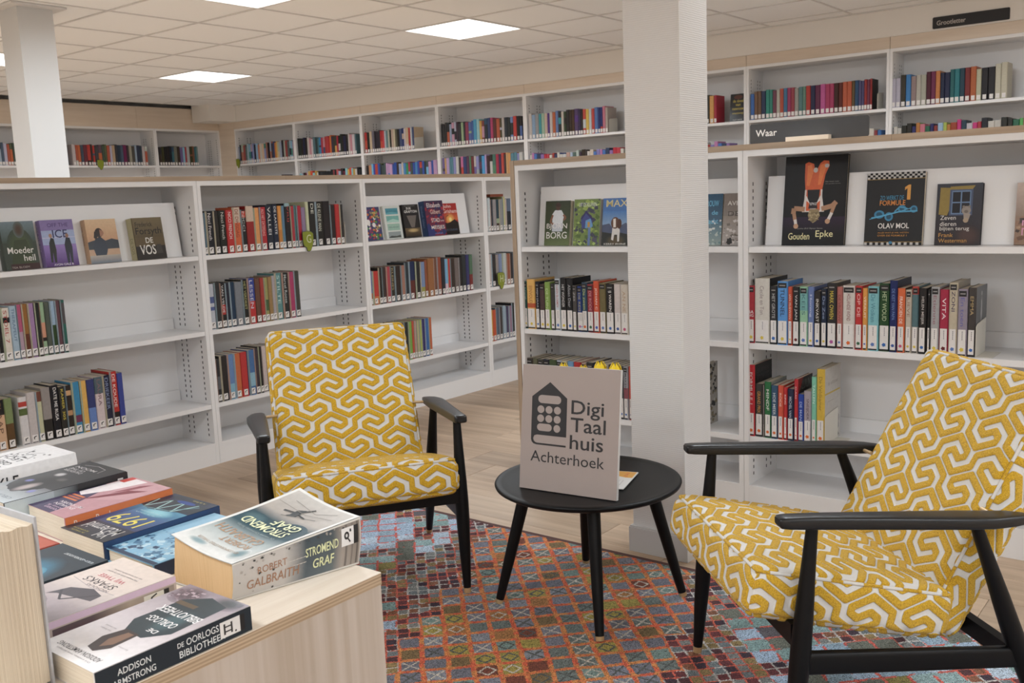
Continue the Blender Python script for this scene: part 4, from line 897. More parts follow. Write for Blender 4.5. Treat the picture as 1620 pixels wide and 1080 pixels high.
# right row, second bay
cover_book('tall black book face out with an upside-down gymnast in orange', stand('B', 2.57 - 1.397, 0.998, 0.016), 0.226, 0.318, 0.016, '131315',
  [('g', 0, 40, 226, 60, '131315', '2c1c34'), ('p', [(73, 290), (85, 296), (105, 288), (108, 270), (118, 270), (128, 290), (140, 299), (158, 297), (161, 280), (148, 250), (139, 197), (78, 197), (74, 240)], 'c8541c'), ('p', [(82, 282), (96, 286), (104, 262), (92, 210), (82, 212)], 'd8702c'), ('p', [(128, 282), (148, 290), (150, 276), (132, 214), (122, 214)], 'd8702c'), ('e', 112, 266, 8, 9, 'b0aca8'), ('e', 152, 280, 8, 7, 'b0aca8'),
   ('p', [(78, 197), (139, 197), (137, 158), (80, 158)], '1f1c1f'), ('p', [(77, 197), (83, 197), (82, 165), (76, 150)], 'ccc4be'), ('p', [(140, 197), (134, 197), (135, 165), (141, 150)], 'ccc4be'), ('p', [(83, 197), (86, 197), (88, 165), (82, 165)], 'c8541c'), ('p', [(134, 197), (131, 197), (129, 165), (135, 165)], 'c8541c'), ('p', [(78, 175), (84, 175), (96, 150), (122, 150), (133, 175), (140, 175), (150, 118), (70, 118)], 'ccc4be'), ('p', [(84, 158), (94, 150), (100, 122), (84, 122)], 'c8541c'), ('p', [(134, 158), (124, 150), (118, 122), (134, 122)], 'c8541c'), ('p', [(96, 152), (122, 152), (126, 130), (92, 130)], '2a2428'), ('t', 98, 142, 24, 9, 'EPKE', 'c8c4c0', 0.02),
   ('l', [(80, 128), (40, 132), (38, 112)], 17, 'a87c5c'), ('l', [(40, 116), (46, 88)], 13, 'a87c5c'), ('l', [(46, 92), (50, 70)], 11, 'ccc6c2'), ('l', [(140, 128), (178, 138), (192, 152)], 17, 'a87c5c'), ('l', [(190, 152), (176, 112)], 12, 'a87c5c'), ('l', [(178, 114), (166, 88)], 11, 'ccc6c2'), ('e', 50, 68, 9, 9, 'b88c6c'), ('e', 164, 84, 9, 9, 'b88c6c'),
   ('p', [(98, 128), (130, 128), (136, 104), (124, 86), (112, 78), (100, 88), (92, 106)], '8a7854'), ('spots', 96, 84, 36, 38, 40, 4, ['6a5a3c', 'a8946c', '7c6a48'], 6),
   ('t', 56, 56, 92, 6, 'London 2012 Olympic Games', '9a9690'), ('t', 150, 222, 48, 4, 'Een boek over', '8a8684'), ('t', 150, 214, 54, 4, 'een gouden turner', '8a8684'), ('t', 24, 20, 78, 24, 'Gouden', 'd8cf98', 0.012), ('t', 124, 22, 62, 30, 'Epke', 'd8cf98', 0.012)], hard=True, group=GF)
cover_book('black racing book face out with chequered bands, blue wireframe car', stand('B', 2.57 - 1.100, 0.998, 0.018), 0.189, 0.245, 0.018, '1d1e21',
  [('r', 0, 224, 189, 21, 'b8b4b0')] + checks(0, 224, 189, 21, 22, 3) + [('r', 0, 0, 189, 9, 'b8b4b0')] + checks(0, 0, 189, 9, 20, 1) + [('r', 0, 222, 189, 1.2, 'b89030'), ('r', 0, 10, 189, 1.2, 'b89030'),
   ('t', 46, 152, 78, 15, 'ZO WERKT DE', '3c8ab0'), ('t', 46, 134, 84, 17, 'FORMULE', 'cc7c24', 0.025), ('p', [(134, 152), (134, 190), (126, 184), (126, 194), (138, 202), (145, 202), (145, 152)], 'd0902c'),
   ('e', 46, 104, 17, 14, '2c7ca4'), ('e', 46, 104, 10, 8, '1f4c64'), ('e', 78, 96, 14, 15, '2c7ca4'), ('e', 78, 96, 8, 9, '1f4c64'), ('e', 120, 122, 14, 12, '2c7ca4'), ('e', 120, 122, 8, 7, '1f4c64'), ('e', 158, 120, 12, 12, '2c7ca4'), ('e', 158, 120, 7, 7, '1f4c64'),
   ('l', [(20, 92), (60, 100), (110, 112), (170, 114)], 5, '3c94bc'), ('l', [(14, 88), (90, 106), (150, 124)], 2.2, '4ca4cc'), ('l', [(96, 112), (112, 128), (138, 122)], 4, '3c94bc'),
   ('t', 44, 56, 102, 18, 'OLAV MOL', 'd8d4d0', 0.03), ('t', 44, 49, 100, 4, 'MARC ROOSEN & ERIK HOUBEN', '6a6668'), ('t', 44, 38, 102, 6, 'ALLES WAT JE WIL WETEN', 'b87c24', 0.02), ('t', 44, 29, 96, 6, 'OVER DE FORMULE 1', 'b87c24', 0.02), ('e', 88, 8, 6, 5, '2c7ca4')], [('r', 0, 0, 245, 18, '7a7a7a')], group=GF)
cover_book('dark novel face out, blue window and grey bear', stand('B', 2.57 - 0.871, 0.998, 0.018), 0.138, 0.200, 0.018, '23242c',
  [('g', 0, 0, 138, 200, '2c2428', '30323c'), ('soft', 100, 30, 40, 36, '4a3430', '2d2629'), ('p', [(8, 100), (10, 188), (44, 186), (42, 118), (34, 96)], '8a742c'), ('p', [(44, 176), (108, 180), (116, 192), (40, 190)], '8a742c'), ('r', 40, 96, 70, 84, '43506c'), ('r', 46, 100, 58, 76, '5f7ca0'), ('r', 49, 140, 24, 32, '14141c'), ('r', 77, 140, 24, 32, '14141c'), ('r', 49, 104, 24, 32, '14141c'), ('r', 77, 104, 24, 32, '1a1a20'),
   ('e', 92, 112, 14, 14, '8a8078'), ('e', 84, 124, 4, 4, '7c7268'), ('e', 101, 124, 4, 4, '7c7268'), ('e', 92, 108, 6, 5, '6a5f58'), ('p', [(84, 104), (86, 82), (100, 80), (106, 100)], '94877c'), ('e', 92, 80, 8, 8, 'a08c74'),
   ('t', 14, 82, 48, 14, 'Zeven', 'cfcac4'), ('t', 14, 62, 50, 14, 'dieren', 'cfcac4'), ('t', 14, 44, 90, 16, 'bijten terug', 'cfcac4'), ('t', 12, 26, 44, 13, 'Frank', 'c08a2c'), ('t', 12, 8, 86, 13, 'Westerman', 'c08a2c')], hard=True, group=GF)
cover_book('sepia book face out with pink title, cut by the right edge', stand('B', 2.57 - 0.634, 0.998, 0.018), 0.140, 0.195, 0.018, '8a6c54',
  [('g', 0, 90, 140, 105, '8a705c', 'c0aca0'), ('soft', 70, 130, 50, 60, '4c342c', 'a08c7c'), ('spots', 4, 4, 132, 90, 50, 10, ['6a4a34', '8a6448', '3c2a20', 'a88464'], 31), ('t', 20, 60, 100, 24, 'mooie', 'd08aa8', 0.02), ('t', 20, 30, 100, 24, 'mensen', 'd08aa8', 0.02), ('t', 30, 178, 60, 9, 'Fan', 'c4b8b0')], group=GF)
# single books
e = spine_book('B1s4', 0, 1, (XB + 0.012, 1.716, 0.292), -math.pi / 2, 0.017, 0.245, '9a948a', '', '', [(0.1, 0.25, '3c3a38'), (0.4, 0.5, '4c4844'), (0.7, 0.8, '5a5650')], 'x')
tag(e, 'black and white book standing alone just right of the pillar', 'book', 'single books')
mt = Matrix.Translation((XW + 0.10, 9.425 - 5 * W_PITCH - 0.86, 1.7135)) @ Matrix.Rotation(-math.pi / 2, 4, 'Z') @ Matrix.Rotation(-0.12, 4, 'X')
cover_book('black novel with yellow title face out on the far wall shelf', mt, 0.130, 0.215, 0.02, '1f1c14', [('e', 65, 190, 36, 16, '5c2c14'), ('t', 22, 150, 86, 22, 'de dood', 'c8b020', 0.02), ('t', 44, 122, 40, 16, 'van', 'c8b020', 0.02), ('t', 18, 92, 94, 16, 'mevrouw', 'c8b020', 0.02), ('t', 18, 56, 94, 18, 'westaway', 'c8b020', 0.02), ('t', 28, 14, 74, 12, 'ruth ware', 'c8c4b8')], group='single books')
lb = Matrix.Translation((4.768, YA + 0.16, 0.998 + 0.2145)) @ Matrix(((0, 0, 1, 0), (-1, 0, 0, 0), (0, -1, 0, 0), (0, 0, 0, 1)))
b = MB(); b.box(0, 0.135, 0, 0.13, 0, 0.0018, pc('7c3a1c')); b.box(0, 0.135, 0, 0.13, 0.0152, 0.017, pc('7c3a1c')); b.box(0, 0.0018, 0, 0.13, 0.0018, 0.0152, pc('7c3a1c')); b.box(0, 0.135, 0, 0.002, 0.0018, 0.0152, pc('7c3a1c'))
e = empty('book', (4.815, YA + 0.018, 0.998 + 0.2205)); tag(e, 'brown book lying flat on top of the narrow top shelf row', 'book', 'single books')
b.build('cover', M['print'], e)
b = MB(); b.box(0.002, 0.132, 0.003, 0.127, 0.0018, 0.0152); b.build('page_block', M['pages'], e)

# shelf markers: green tongues with a letter
def shelf_marker(label, plane, s, z, letter, sc=1.0, rz_extra=0.0):
    p, rz = shelf_point(plane, s, -0.006) if plane != 'L' else ((s, YL - 0.006), 0.0)
    e = empty('shelf_marker', (*p, z), rz + rz_extra); tag(e, label, 'marker', 'green shelf markers')
    pts = [(0.0, 0.098), (0.03, 0.101), (0.055, 0.098), (0.068, 0.088), (0.0685, 0.06), (0.062, 0.03), (0.048, 0.004), (0.036, -0.002), (0.026, 0.002), (0.022, 0.02), (0.006, 0.028), (0.001, 0.045)]
    pts = [(x * sc, q * sc) for x, q in pts]
    rim = [(0.034 * sc + (x - 0.034 * sc) * 1.05, 0.05 * sc + (q - 0.05 * sc) * 1.05) for x, q in pts]
    b = MB(); b.prism(rim, 0.0006, 0.004); b.build('rim', M['sign_dark'], e)
    b = MB(); b.prism(pts, 0.0, 0.0045); b.build('plate', M['marker'], e)
    b = MB(); b.box(0.02 * sc, 0.045 * sc, 0.004, 0.016, 0.022, 0.026); b.build('clip', M['sign_dark'], e)
    if letter:
        b = MB(); paint(b, [('t', 24 * sc, 42 * sc, 30 * sc, 42 * sc, letter, 'c4c4a0')], lambda u, v: (u * 0.001, 0, v * 0.001), (0, -1, 0)); b.build('letter', M['print_flat'], e)
shelf_marker('olive green shelf marker with the letter G', 'A', 3.255, 0.978, 'G')
shelf_marker('olive green shelf marker with the letter H', 'A', 4.830, 0.627, 'H', 1.05)
shelf_marker('small green shelf marker on the far left wall shelf', 'L', 5.42, 1.67, '', 1.0, 0.0)
shelf_marker('small green shelf marker at the far corner shelf edge', 'W', 0.0, 1.67, '', 1.0, 0.0)

# signs
def rounded(x0, x1, z0, z1, r, n=5):
    pts = []
    for cx, cz, a0 in ((x1 - r, z0 + r, -90), (x1 - r, z1 - r, 0), (x0 + r, z1 - r, 90), (x0 + r, z0 + r, 180)):
        for i in range(n + 1):
            a = math.radians(a0 + 90 * i / n); pts.append((cx + r * math.cos(a), cz + r * math.sin(a)))
    return pts
e = empty('sign', (XB + 0.055, 1.506, 1.3642), -math.pi / 2); tag(e, 'dark grey Waar sign plate standing on the right bookcase top', 'sign')
b = MB(); b.prism(rounded(0, 0.425, 0.002, 0.0715, 0.008), 0, 0.004); b.build('plate', M['sign_dark'], e)
b = MB(); paint(b, [('t', 22, 26, 80, 24, 'Waar', 'e4e2e0', 0.03)], lambda u, v: (u * 0.001, 0, v * 0.001), (0, -1, 0)); b.build('lettering', M['print_flat'], e)
b = MB(); b.prism([(0.146, 0), (0.298, 0), (0.298, 0.0165), (0.146, 0.0165)], -0.03, -0.001); b.prism([(0.146, 0), (0.298, 0), (0.298, 0.0165), (0.146, 0.0165)], 0.005, 0.03); b.build('wooden_foot', M['birch_top'], e)
e = empty('sign', (XW - 0.0055, 1.84, 2.198), -math.pi / 2); tag(e, 'black Grootletter sign plate high on the cream wall', 'sign')
b = MB(); b.prism(rounded(0, 0.463, 0, 0.074, 0.008), 0, 0.005); b.build('plate', M['sign_black'], e)
b = MB(); paint(b, [('t', 26, 20, 178, 30, 'Grootletter', 'b4aca4', 0.03)], lambda u, v: (u * 0.001, 0, v * 0.001), (0, -1, 0)); b.build('lettering', M['print_flat'], e)

# ------------------------------------------------------------------ rug
RX0, RX1, RY0, RY1 = 0.72, 2.655, -0.25, 3.0
e = empty('rug', (RX0, RY0, 0)); tag(e, 'multicoloured low-pile rug of orange and grey lozenges under the chairs', 'rug')
b = MB(); b.box(0.018, RX1 - RX0 - 0.018, 0.018, RY1 - RY0 - 0.018, 0.0005, 0.0085); b.build('pile', M['rug'], e)
b = MB(); LX, LY = RX1 - RX0, RY1 - RY0
for a in ((0, LX, 0, 0.018), (0, LX, LY - 0.018, LY), (0, 0.018, 0.018, LY - 0.018), (LX - 0.018, LX, 0.018, LY - 0.018)): b.box(a[0], a[1], a[2], a[3], 0.0005, 0.009)
b.build('binding', M['rug_edge'], e)
RUGZ = 0.0087

# ------------------------------------------------------------------ armchairs
US = 0.0105                                           # one unit of the fabric pattern in metres
def pattern_segments():
    a, bb, c, e_, g = 5.0, 1.2, 1.87, 3.0, 5.17
    m = a + 2 * bb + c - e_ / 2 - g
    U = np.array((math.sqrt(3) / 2, 0.5)); D = np.array((math.sqrt(3) / 2, -0.5)); V = np.array((0, 1.0))
    st = [D * a, -V * bb, -U * c, -D * e_, -U * c, -V * bb, D * a, U * g, V * m, U * g]
    p = np.zeros(2); pts = [p]
    for s in st: p = p + s; pts.append(p)
    Wd = pts[-1][0]
    segs = [(x, y) for x, y in zip(pts, pts[1:])]
    mir = [((-x[0] - 3.07, x[1] - 6.66), (-y[0] - 3.07, y[1] - 6.66)) for x, y in segs]
    return Wd, 13.32, [(np.array(x), np.array(y)) for x, y in segs + mir]
P_W, P_V, P_SEG = pattern_segments()
def pile_sdf(u, v):
    """signed distance in mm, positive inside the yellow pile"""
    u = np.asarray(u) / US; v = np.asarray(v) / US
    u = np.mod(u, P_W); v = np.mod(v, P_V)
    best = np.full(u.shape, 1e9)
    for i in (-2, -1, 0, 1, 2):
        for j in (-1, 0, 1, 2):
            for p, q in P_SEG:
                px, py = p[0] + i * P_W, p[1] + j * P_V
                dx, dy = q[0] - p[0], q[1] - p[1]
                if px + min(0, dx) > P_W + 1.6 or px + max(0, dx) < -1.6 or py + min(0, dy) > P_V + 1.6 or py + max(0, dy) < -1.6: continue
                t = np.clip(((u - px) * dx + (v - py) * dy) / (dx * dx + dy * dy), 0, 1)
                d = np.hypot(u - px - t * dx, v - py - t * dy)
                np.minimum(best, d, out=best)
    return (0.80 - best) * US * 1000
def cushion_mesh(name, hx, hy, hz, r, puff, res, ph):
    V, F, A = [], [], []
    base = 0
    def face(na, nb, fn, uvf, flip, rs):
        nonlocal base
        a = np.linspace(-1, 1, max(2, int(2 * na / rs) + 1)); c = np.linspace(-1, 1, max(2, int(2 * nb / rs) + 1))
        A_, B_ = np.meshgrid(a, c, indexing='ij')
        P = fn(A_.ravel(), B_.ravel())
        sd = pile_sdf(*uvf(P))
        inner = np.clip(P, [-hx + r, -hy + r, -hz + r], [hx - r, hy - r, hz - r])
        d = P - inner; n = d / (np.linalg.norm(d, axis=1, keepdims=True) + 1e-9)
        Q = inner + n * r
        k = (1 - (P[:, 0] / hx) ** 2) * (1 - (P[:, 1] / hy) ** 2)
        Q[:, 2] += np.sign(P[:, 2]) * np.abs(P[:, 2] / hz) * puff * np.sqrt(np.clip(k, 0, 1)) * 0.9
        ks = 1 - np.abs(P[:, 2] / hz) ** 2
        Q[:, 0] += n[:, 0] * 0.004 * ks; Q[:, 1] += n[:, 1] * 0.006 * ks
        edge = np.minimum((1 - np.abs(A_.ravel())) * na, (1 - np.abs(B_.ravel())) * nb)
        s = np.clip((sd + 0.6) / 2.2, 0, 1); s = s * s * (3 - 2 * s)
        Q += n * (0.0030 * s * np.clip(edge / 0.006, 0, 1))[:, None]
        na_, nb_ = len(a), len(c)
        i = np.arange(na_ - 1)[:, None] * nb_ + np.arange(nb_ - 1)[None, :]
        q = np.stack([i, i + nb_, i + nb_ + 1, i + 1], -1).reshape(-1, 4)
        if flip: q = q[:, ::-1]
        V.append(Q); A.append(sd); F.append(q + base); base += len(Q)
    one = np.ones
    face(hx, hy, lambda a, c: np.stack([a * hx, c * hy, one(a.shape) * hz], 1), lambda P: (P[:, 0] + ph[0], P[:, 1] + ph[1]), False, res)
    face(hx, hy, lambda a, c: np.stack([a * hx, c * hy, -one(a.shape) * hz], 1), lambda P: (P[:, 0], P[:, 1]), True, res * 2)
    face(hx, hz, lambda a, c: np.stack([a * hx, one(a.shape) * hy, c * hz], 1), lambda P: (-P[:, 0] + ph[2], P[:, 2] + ph[3]), True, res)
    face(hx, hz, lambda a, c: np.stack([a * hx, -one(a.shape) * hy, c * hz], 1), lambda P: (P[:, 0] + ph[2], P[:, 2] + ph[3]), False, res)
    face(hy, hz, lambda a, c: np.stack([one(a.shape) * hx, a * hy, c * hz], 1), lambda P: (P[:, 1] + ph[4], P[:, 2] + ph[5]), False, res)
    face(hy, hz, lambda a, c: np.stack([-one(a.shape) * hx, a * hy, c * hz], 1), lambda P: (-P[:, 1] + ph[4], P[:, 2] + ph[5]), True, res)
    V = np.concatenate(V); F = np.concatenate(F); A = np.concatenate(A)
    me = bpy.data.meshes.new(name)
    me.vertices.add(len(V)); me.vertices.foreach_set('co', V.astype(np.float32).ravel())
    me.loops.add(F.size); me.loops.foreach_set('vertex_index', F.astype(np.int32).ravel())
    me.polygons.add(len(F)); me.polygons.foreach_set('loop_start', np.arange(0, F.size, 4, dtype=np.int32))
    me.update(calc_edges=True)
    me.polygons.foreach_set('use_smooth', np.ones(len(F), bool))
    at = me.attributes.new('pile', 'FLOAT', 'POINT'); at.data.foreach_set('value', A.astype(np.float32))
    me.materials.append(M['fabric'])
    return me
def piping_mesh(name, hx, hy, hz, r, ph, rad=0.0036):
    o_ = r * 0.20; x, y = hx - o_, hy - o_; z = hz - o_; cr = r * 0.6
    pts = []
    for cx, cy, a0 in ((x - cr, y - cr, 0), (-x + cr, y - cr, 90), (-x + cr, -y + cr, 180), (x - cr, -y + cr, 270)):
        for i in range(6):
            a = math.radians(a0 + 18 * i); pts.append(Vector((cx + cr * math.cos(a), cy + cr * math.sin(a), z)))
    dense = []
    for p, q in zip(pts, pts[1:] + pts[:1]):
        k = max(1, int((q - p).length / 0.006))
        dense += [p + (q - p) * (i / k) for i in range(k)]
    n = 8; N_ = len(dense); V = []; A = []
    for i, p in enumerate(dense):
        d = (dense[(i + 1) % N_] - dense[i - 1]).normalized(); u = Vector((0, 0, 1)); w = d.cross(u)
        for k in range(n):
            t = 2 * math.pi * k / n; V.append(tuple(p + (u * math.cos(t) + w * math.sin(t)) * rad))
    P = np.array([tuple(p) for p in dense])
    s_len = np.concatenate([[0], np.cumsum(np.linalg.norm(np.diff(P, axis=0), axis=1))])
    A = np.repeat(3.0 * np.sin(s_len * 2 * math.pi / 0.083) + 1.6 * np.sin(s_len * 2 * math.pi / 0.031 + 1.0) - 0.3, n)
    F = [(i * n + k, ((i + 1) % N_) * n + k, ((i + 1) % N_) * n + (k + 1) % n, i * n + (k + 1) % n) for i in range(N_) for k in range(n)]
    me = bpy.data.meshes.new(name); me.from_pydata(V, [], F)
    me.polygons.foreach_set('use_smooth', [True] * len(F))
    at = me.attributes.new('pile', 'FLOAT', 'POINT'); at.data.foreach_set('value', A.astype(np.float32))
    me.materials.append(M['fabric'])
    return me
# cushion sizes (half extents); local x across, y along, z = show side
S_H = (0.259, 0.222, 0.050); B_H = (0.236, 0.288, 0.044)
seat_ph = (0.03, 0.02, 0.02, 0.040, 0.05, 0.045); back_ph = (0.055, 0.03, 0.01, 0.03, 0.03, 0.0)
seat_me = cushion_mesh('seat_cushion', *S_H, 0.022, 0.020, 0.0028, seat_ph)
back_me = cushion_mesh('back_cushion', *B_H, 0.022, 0.016, 0.0028, back_ph)
seat_pipe = piping_mesh('piping', *S_H, 0.022, seat_ph); back_pipe = piping_mesh('piping', *B_H, 0.022, back_ph)
def loft(secs, n=12, ex=0.6):
    """secs: (centre, half width x, half height) with superelliptic sections across y"""
    rings = []
    for (x, y, z), hw, hh in secs:
        rg = []
        for k in range(n):
            a = 2 * math.pi * k / n + math.pi / n
            ca, sa = math.cos(a), math.sin(a)
            rg.append((x + hw * math.copysign(abs(ca) ** ex, ca), y, z + hh * math.copysign(abs(sa) ** ex, sa)))
        rings.append(rg)
    return rings
def arm_mesh(s):
    b = MB(); X = 0.287 * s
    z = lambda y: 0.5515 + (y - 0.02) * 0.072
    secs = [((X, 0.026, z(0.026) + 0.001), 0.013, 0.007), ((X, 0.022, z(0.022)), 0.0175, 0.011), ((X, 0.006, z(0.006)), 0.0195, 0.0125), ((X, -0.05, z(-0.05)), 0.0205, 0.0135),
            ((X + 0.003 * s, -0.20, z(-0.2)), 0.025, 0.0138), ((X + 0.007 * s, -0.36, z(-0.36)), 0.031, 0.0135), ((X + 0.008 * s, -0.415, z(-0.415)), 0.031, 0.0128), ((X + 0.003 * s, -0.470, z(-0.470)), 0.024, 0.0120), ((X, -0.505, z(-0.505)), 0.016, 0.009)]
    b.sweep(loft(secs, 16, 0.42), smooth=True)
    return b.mesh('armrest', M['black_arm'])
def leg_meshes(s, foot, top, r):
    f, t = Vector(foot), Vector(top)
    b = MB(); k0 = 0.03
    b.tube([f + (t - f) * q for q in (k0, 0.22, 0.42, 0.52, 0.66, 0.82, 1.0)], [r[0], r[0] + (r[1] - r[0]) * 0.55, r[1] * 0.98, r[1], r[1] * 0.90, r[1] * 0.72, r[2]], 14)
    c = MB(); c.tube([f, f + (t - f) * k0], [r[0] * 0.93, r[0] * 1.03], 14)
    return b.mesh('leg', M['black']), c.mesh('ferrule', M['brass'])
chair_parts = []
for s in (-1, 1):
    chair_parts.append(('armrest', arm_mesh(s), None))
    lm, fm = leg_meshes(s, (0.286 * s, 0.0, 0.0), (0.288 * s, -0.046, 0.540), (0.0118, 0.0212, 0.0118)); chair_parts.append(('leg', lm, fm))
    lm, fm = leg_meshes(s, (0.286 * s, -0.587, 0.0), (0.288 * s, -0.392, 0.520), (0.0118, 0.0212, 0.0118)); chair_parts.append(('leg', lm, fm))
    b = MB(); b.sweep(loft([((0.286 * s, -0.012, 0.252), 0.011, 0.024), ((0.286 * s, -0.50, 0.214), 0.011, 0.022)], 12, 0.4)); chair_parts.append(('side_rail', b.mesh('side_rail', M['black']), None))
b = MB(); b.prism([(-0.275, 0.285), (0.275, 0.285), (0.275, 0.330), (-0.275, 0.330)], -0.035, -0.008); chair_parts.append(('front_rail', b.mesh('front_rail', M['black']), None))
b = MB(); b.prism([(-0.280, 0.196), (0.280, 0.196), (0.280, 0.236), (-0.280, 0.236)], -0.505, -0.483); chair_parts.append(('rear_rail', b.mesh('rear_rail', M['black']), None))
for s in (-1, 1):
    b = MB(); b.sweep([[(0.10 * s + dx, y, z + dz) for dx, dz in ((-0.014, -0.018), (0.014, -0.018), (0.014, 0.018), (-0.014, 0.018))] for y, z in ((-0.02, 0.305), (-0.34, 0.232), (-0.497, 0.214))], smooth=False)
    chair_parts.append(('seat_bearer', b.mesh('seat_bearer', M['black']), None))
    b = MB(); b.tube([(0.228 * s, -0.448, 0.519), (0.264 * s, -0.448, 0.517)], 0.0045, 10); chair_parts.append(('pivot_pin', b.mesh('pivot_pin', M['brass']), None))
tilt_s = math.atan2(0.446 - 0.352, 0.42)
seat_M = Matrix.Translation((0, 0.058, 0.446)) @ Matrix.Rotation(tilt_s, 4, 'X') @ Matrix.Translation((0, -S_H[1], -S_H[2]))
rec = math.atan2(0.23, 0.415)
# backrest: local y runs up the back, z faces the sitter
by, bz = Vector((0, -math.sin(rec), math.cos(rec))), Vector((0, math.cos(rec), math.sin(rec)))
back_R = Matrix((Vector((-1, 0, 0)), by, bz)).transposed().to_4x4()
back_M = Matrix.Translation((0, -0.598, 0.782)) @ back_R @ Matrix.Translation((0, -B_H[1], -B_H[2]))
def armchair(label, loc, heading):
    e = empty('armchair', (loc[0], loc[1], RUGZ), math.radians(heading) - math.pi / 2); tag(e, label, 'armchair', 'yellow patterned armchairs')
    for nm, me, sub in chair_parts:
        p = link(nm, me, e)
        if sub is not None: link('ferrule', sub, p)
    c = link('seat_cushion', seat_me, e); c.matrix_local = seat_M; link('piping', seat_pipe, c)
    c = link('back_cushion', back_me, e); c.matrix_local = back_M; link('piping', back_pipe, c)
    return e
armchair('yellow and white patterned armchair facing us, left of the side table', (1.887, 2.055), -125.467)
armchair('yellow and white patterned armchair seen from its side at the right edge', (1.955, 0.916), 136.0)

# ------------------------------------------------------------------ side table and what stands on it
TC = Vector((2.286, 1.543)); TZ = 0.381
e = empty('side_table', (TC.x, TC.y, RUGZ)); tag(e, 'round black side table on four splayed legs with brass tips', 'table')
b = MB(); R_ = 0.275; z1 = TZ - RUGZ
b.lathe([(0.001, z1 - 0.024), (0.19, z1 - 0.024), (0.235, z1 - 0.0225), (0.262, z1 - 0.017), (0.273, z1 - 0.010), (0.275, z1 - 0.004), (0.273, z1 - 0.0005), (0.268, z1 + 0.0008), (0.252, z1 - 0.0008), (0.236, z1 - 0.002), (0.15, z1 - 0.002), (0.001, z1 - 0.002)], 72)
b.build('table_top', M['black'], e)
for fx, fy in ((2.113, 1.759), (2.067, 1.370), (2.520, 1.717), (2.454, 1.323)):
    f = Vector((fx - TC.x, fy - TC.y, 0)); t = Vector((f.x * 0.66, f.y * 0.66, z1 - 0.024))
    b = MB(); b.tube([f + (t - f) * q for q in (0.035, 0.4, 0.8, 1.0)], [0.0125, 0.0165, 0.0185, 0.019], 16); lg = b.build('leg', M['black'], e)
    b = MB(); b.tube([f, f + (t - f) * 0.035], [0.0118, 0.0128], 16); b.build('brass_tip', M['brass'], lg)
TT = TZ - 0.0018
# the taupe house sign
p0, p1 = Vector((2.117, 1.667, TT)), Vector((2.151, 1.360, TT))
ux = (p1 - p0).normalized(); sw = (p1 - p0).length
lean = Vector((-ux.y, ux.x, 0)) * 0.048 + Vector((0, 0, 0.350)); uz = lean.normalized(); uy = uz.cross(ux)
sm = Matrix((ux, uy, uz)).transposed().to_4x4(); sm.translation = p0 + Vector((0, 0, 0.002))
e = empty('sign_board', mat=sm); tag(e, 'taupe Digi Taal huis Achterhoek sign board leaning on the side table', 'sign')
SW, SH = sw, 0.357
b = MB(); b.box(0, SW, 0, 0.0008, 0, SH); b.build('printed_face', M['board'], e)
b = MB(); b.box(0, SW, 0.0008, 0.013, 0, SH); b.build('foam_core', M['paper_white'], e)
b = MB(); b.prism([(SW * 0.45, 0.0), (SW * 0.55, 0.0), (SW * 0.55, 0.2), (SW * 0.45, 0.2)], 0.0, 0.003, fn=lambda x, y, z: (x, 0.0135 + (0.2 - z) * 0.42 + y, z * 0.98 + 0.004)); b.build('easel_strut', M['paper_white'], e)
# artwork measured on a 650 x 800 drawing of the face
kx, kz = SW / 650, SH / 818
def hole_poly(cx, cz, rx, rz, n=16):
    return [(cx + rx * math.cos(2 * math.pi * i / n), cz + rz * math.sin(2 * math.pi * i / n)) for i in range(n)]
logo = MB(); up = lambda x, z: (x * kx, -0.0003, z * kz)
def poly(mb, pts, lay=0, col=None): mb.add([(x * kx, -0.0003 - 0.0002 * lay, z * kz) for x, z in pts], [tuple(range(len(pts)))], col or (0.022, 0.021, 0.023))
poly(logo, [(71, 380), (71, 611), (192, 711), (310, 613), (311, 362), (112, 362)])
outr = [(71, 380), (71, 345), (71, 330), (77, 312), (90, 301), (109, 297), (310, 297)]
innr = [(112, 362), (93, 355), (86, 336), (90, 322), (99, 313), (112, 309), (310, 309)]
for k in range(6): poly(logo, [outr[k], outr[k + 1], innr[k + 1], innr[k]])
logo.build('logo_house', M['ink'], e)
keys = MB(); tc = (0.36, 0.30, 0.275)
def rr(x0, x1, z0, z1, r): return rounded(x0, x1, z0, z1, r)
poly(keys, rr(114, 270, 571, 624, 25), 2)
for cz in (530, 471):
    for cx in (134, 190, 247): poly(keys, hole_poly(cx, cz, 24, 25), 2)
poly(keys, rr(111, 212, 389, 437, 23), 2); poly(keys, hole_poly(247, 412, 23, 25), 2)
keys.build('logo_keys', M['board'], e)
tx = MB()
def word(mb, txt, x, zb, w, asc, bold):
    """text with its baseline at zb and cap height asc"""
    v, f, x0, x1, y0, y1 = text_geo(txt, bold)
    cap = text_geo('D', bold)[5]
    mb.add([((x + (p - x0) / (x1 - x0) * w) * kx, -0.0004, (zb + q / cap * asc) * kz) for p, q in v], f, lin('2c2a2c'))
word(tx, 'Digi', 340, 519, 213, 87, 0.009); word(tx, 'Taal', 338, 405, 230, 90, 0.009); word(tx, 'huis', 336, 294, 219, 88, 0.009)
word(tx, 'Achterhoek', 72, 187, 494, 70, 0.0)
tx.build('lettering', M['ink'], e)
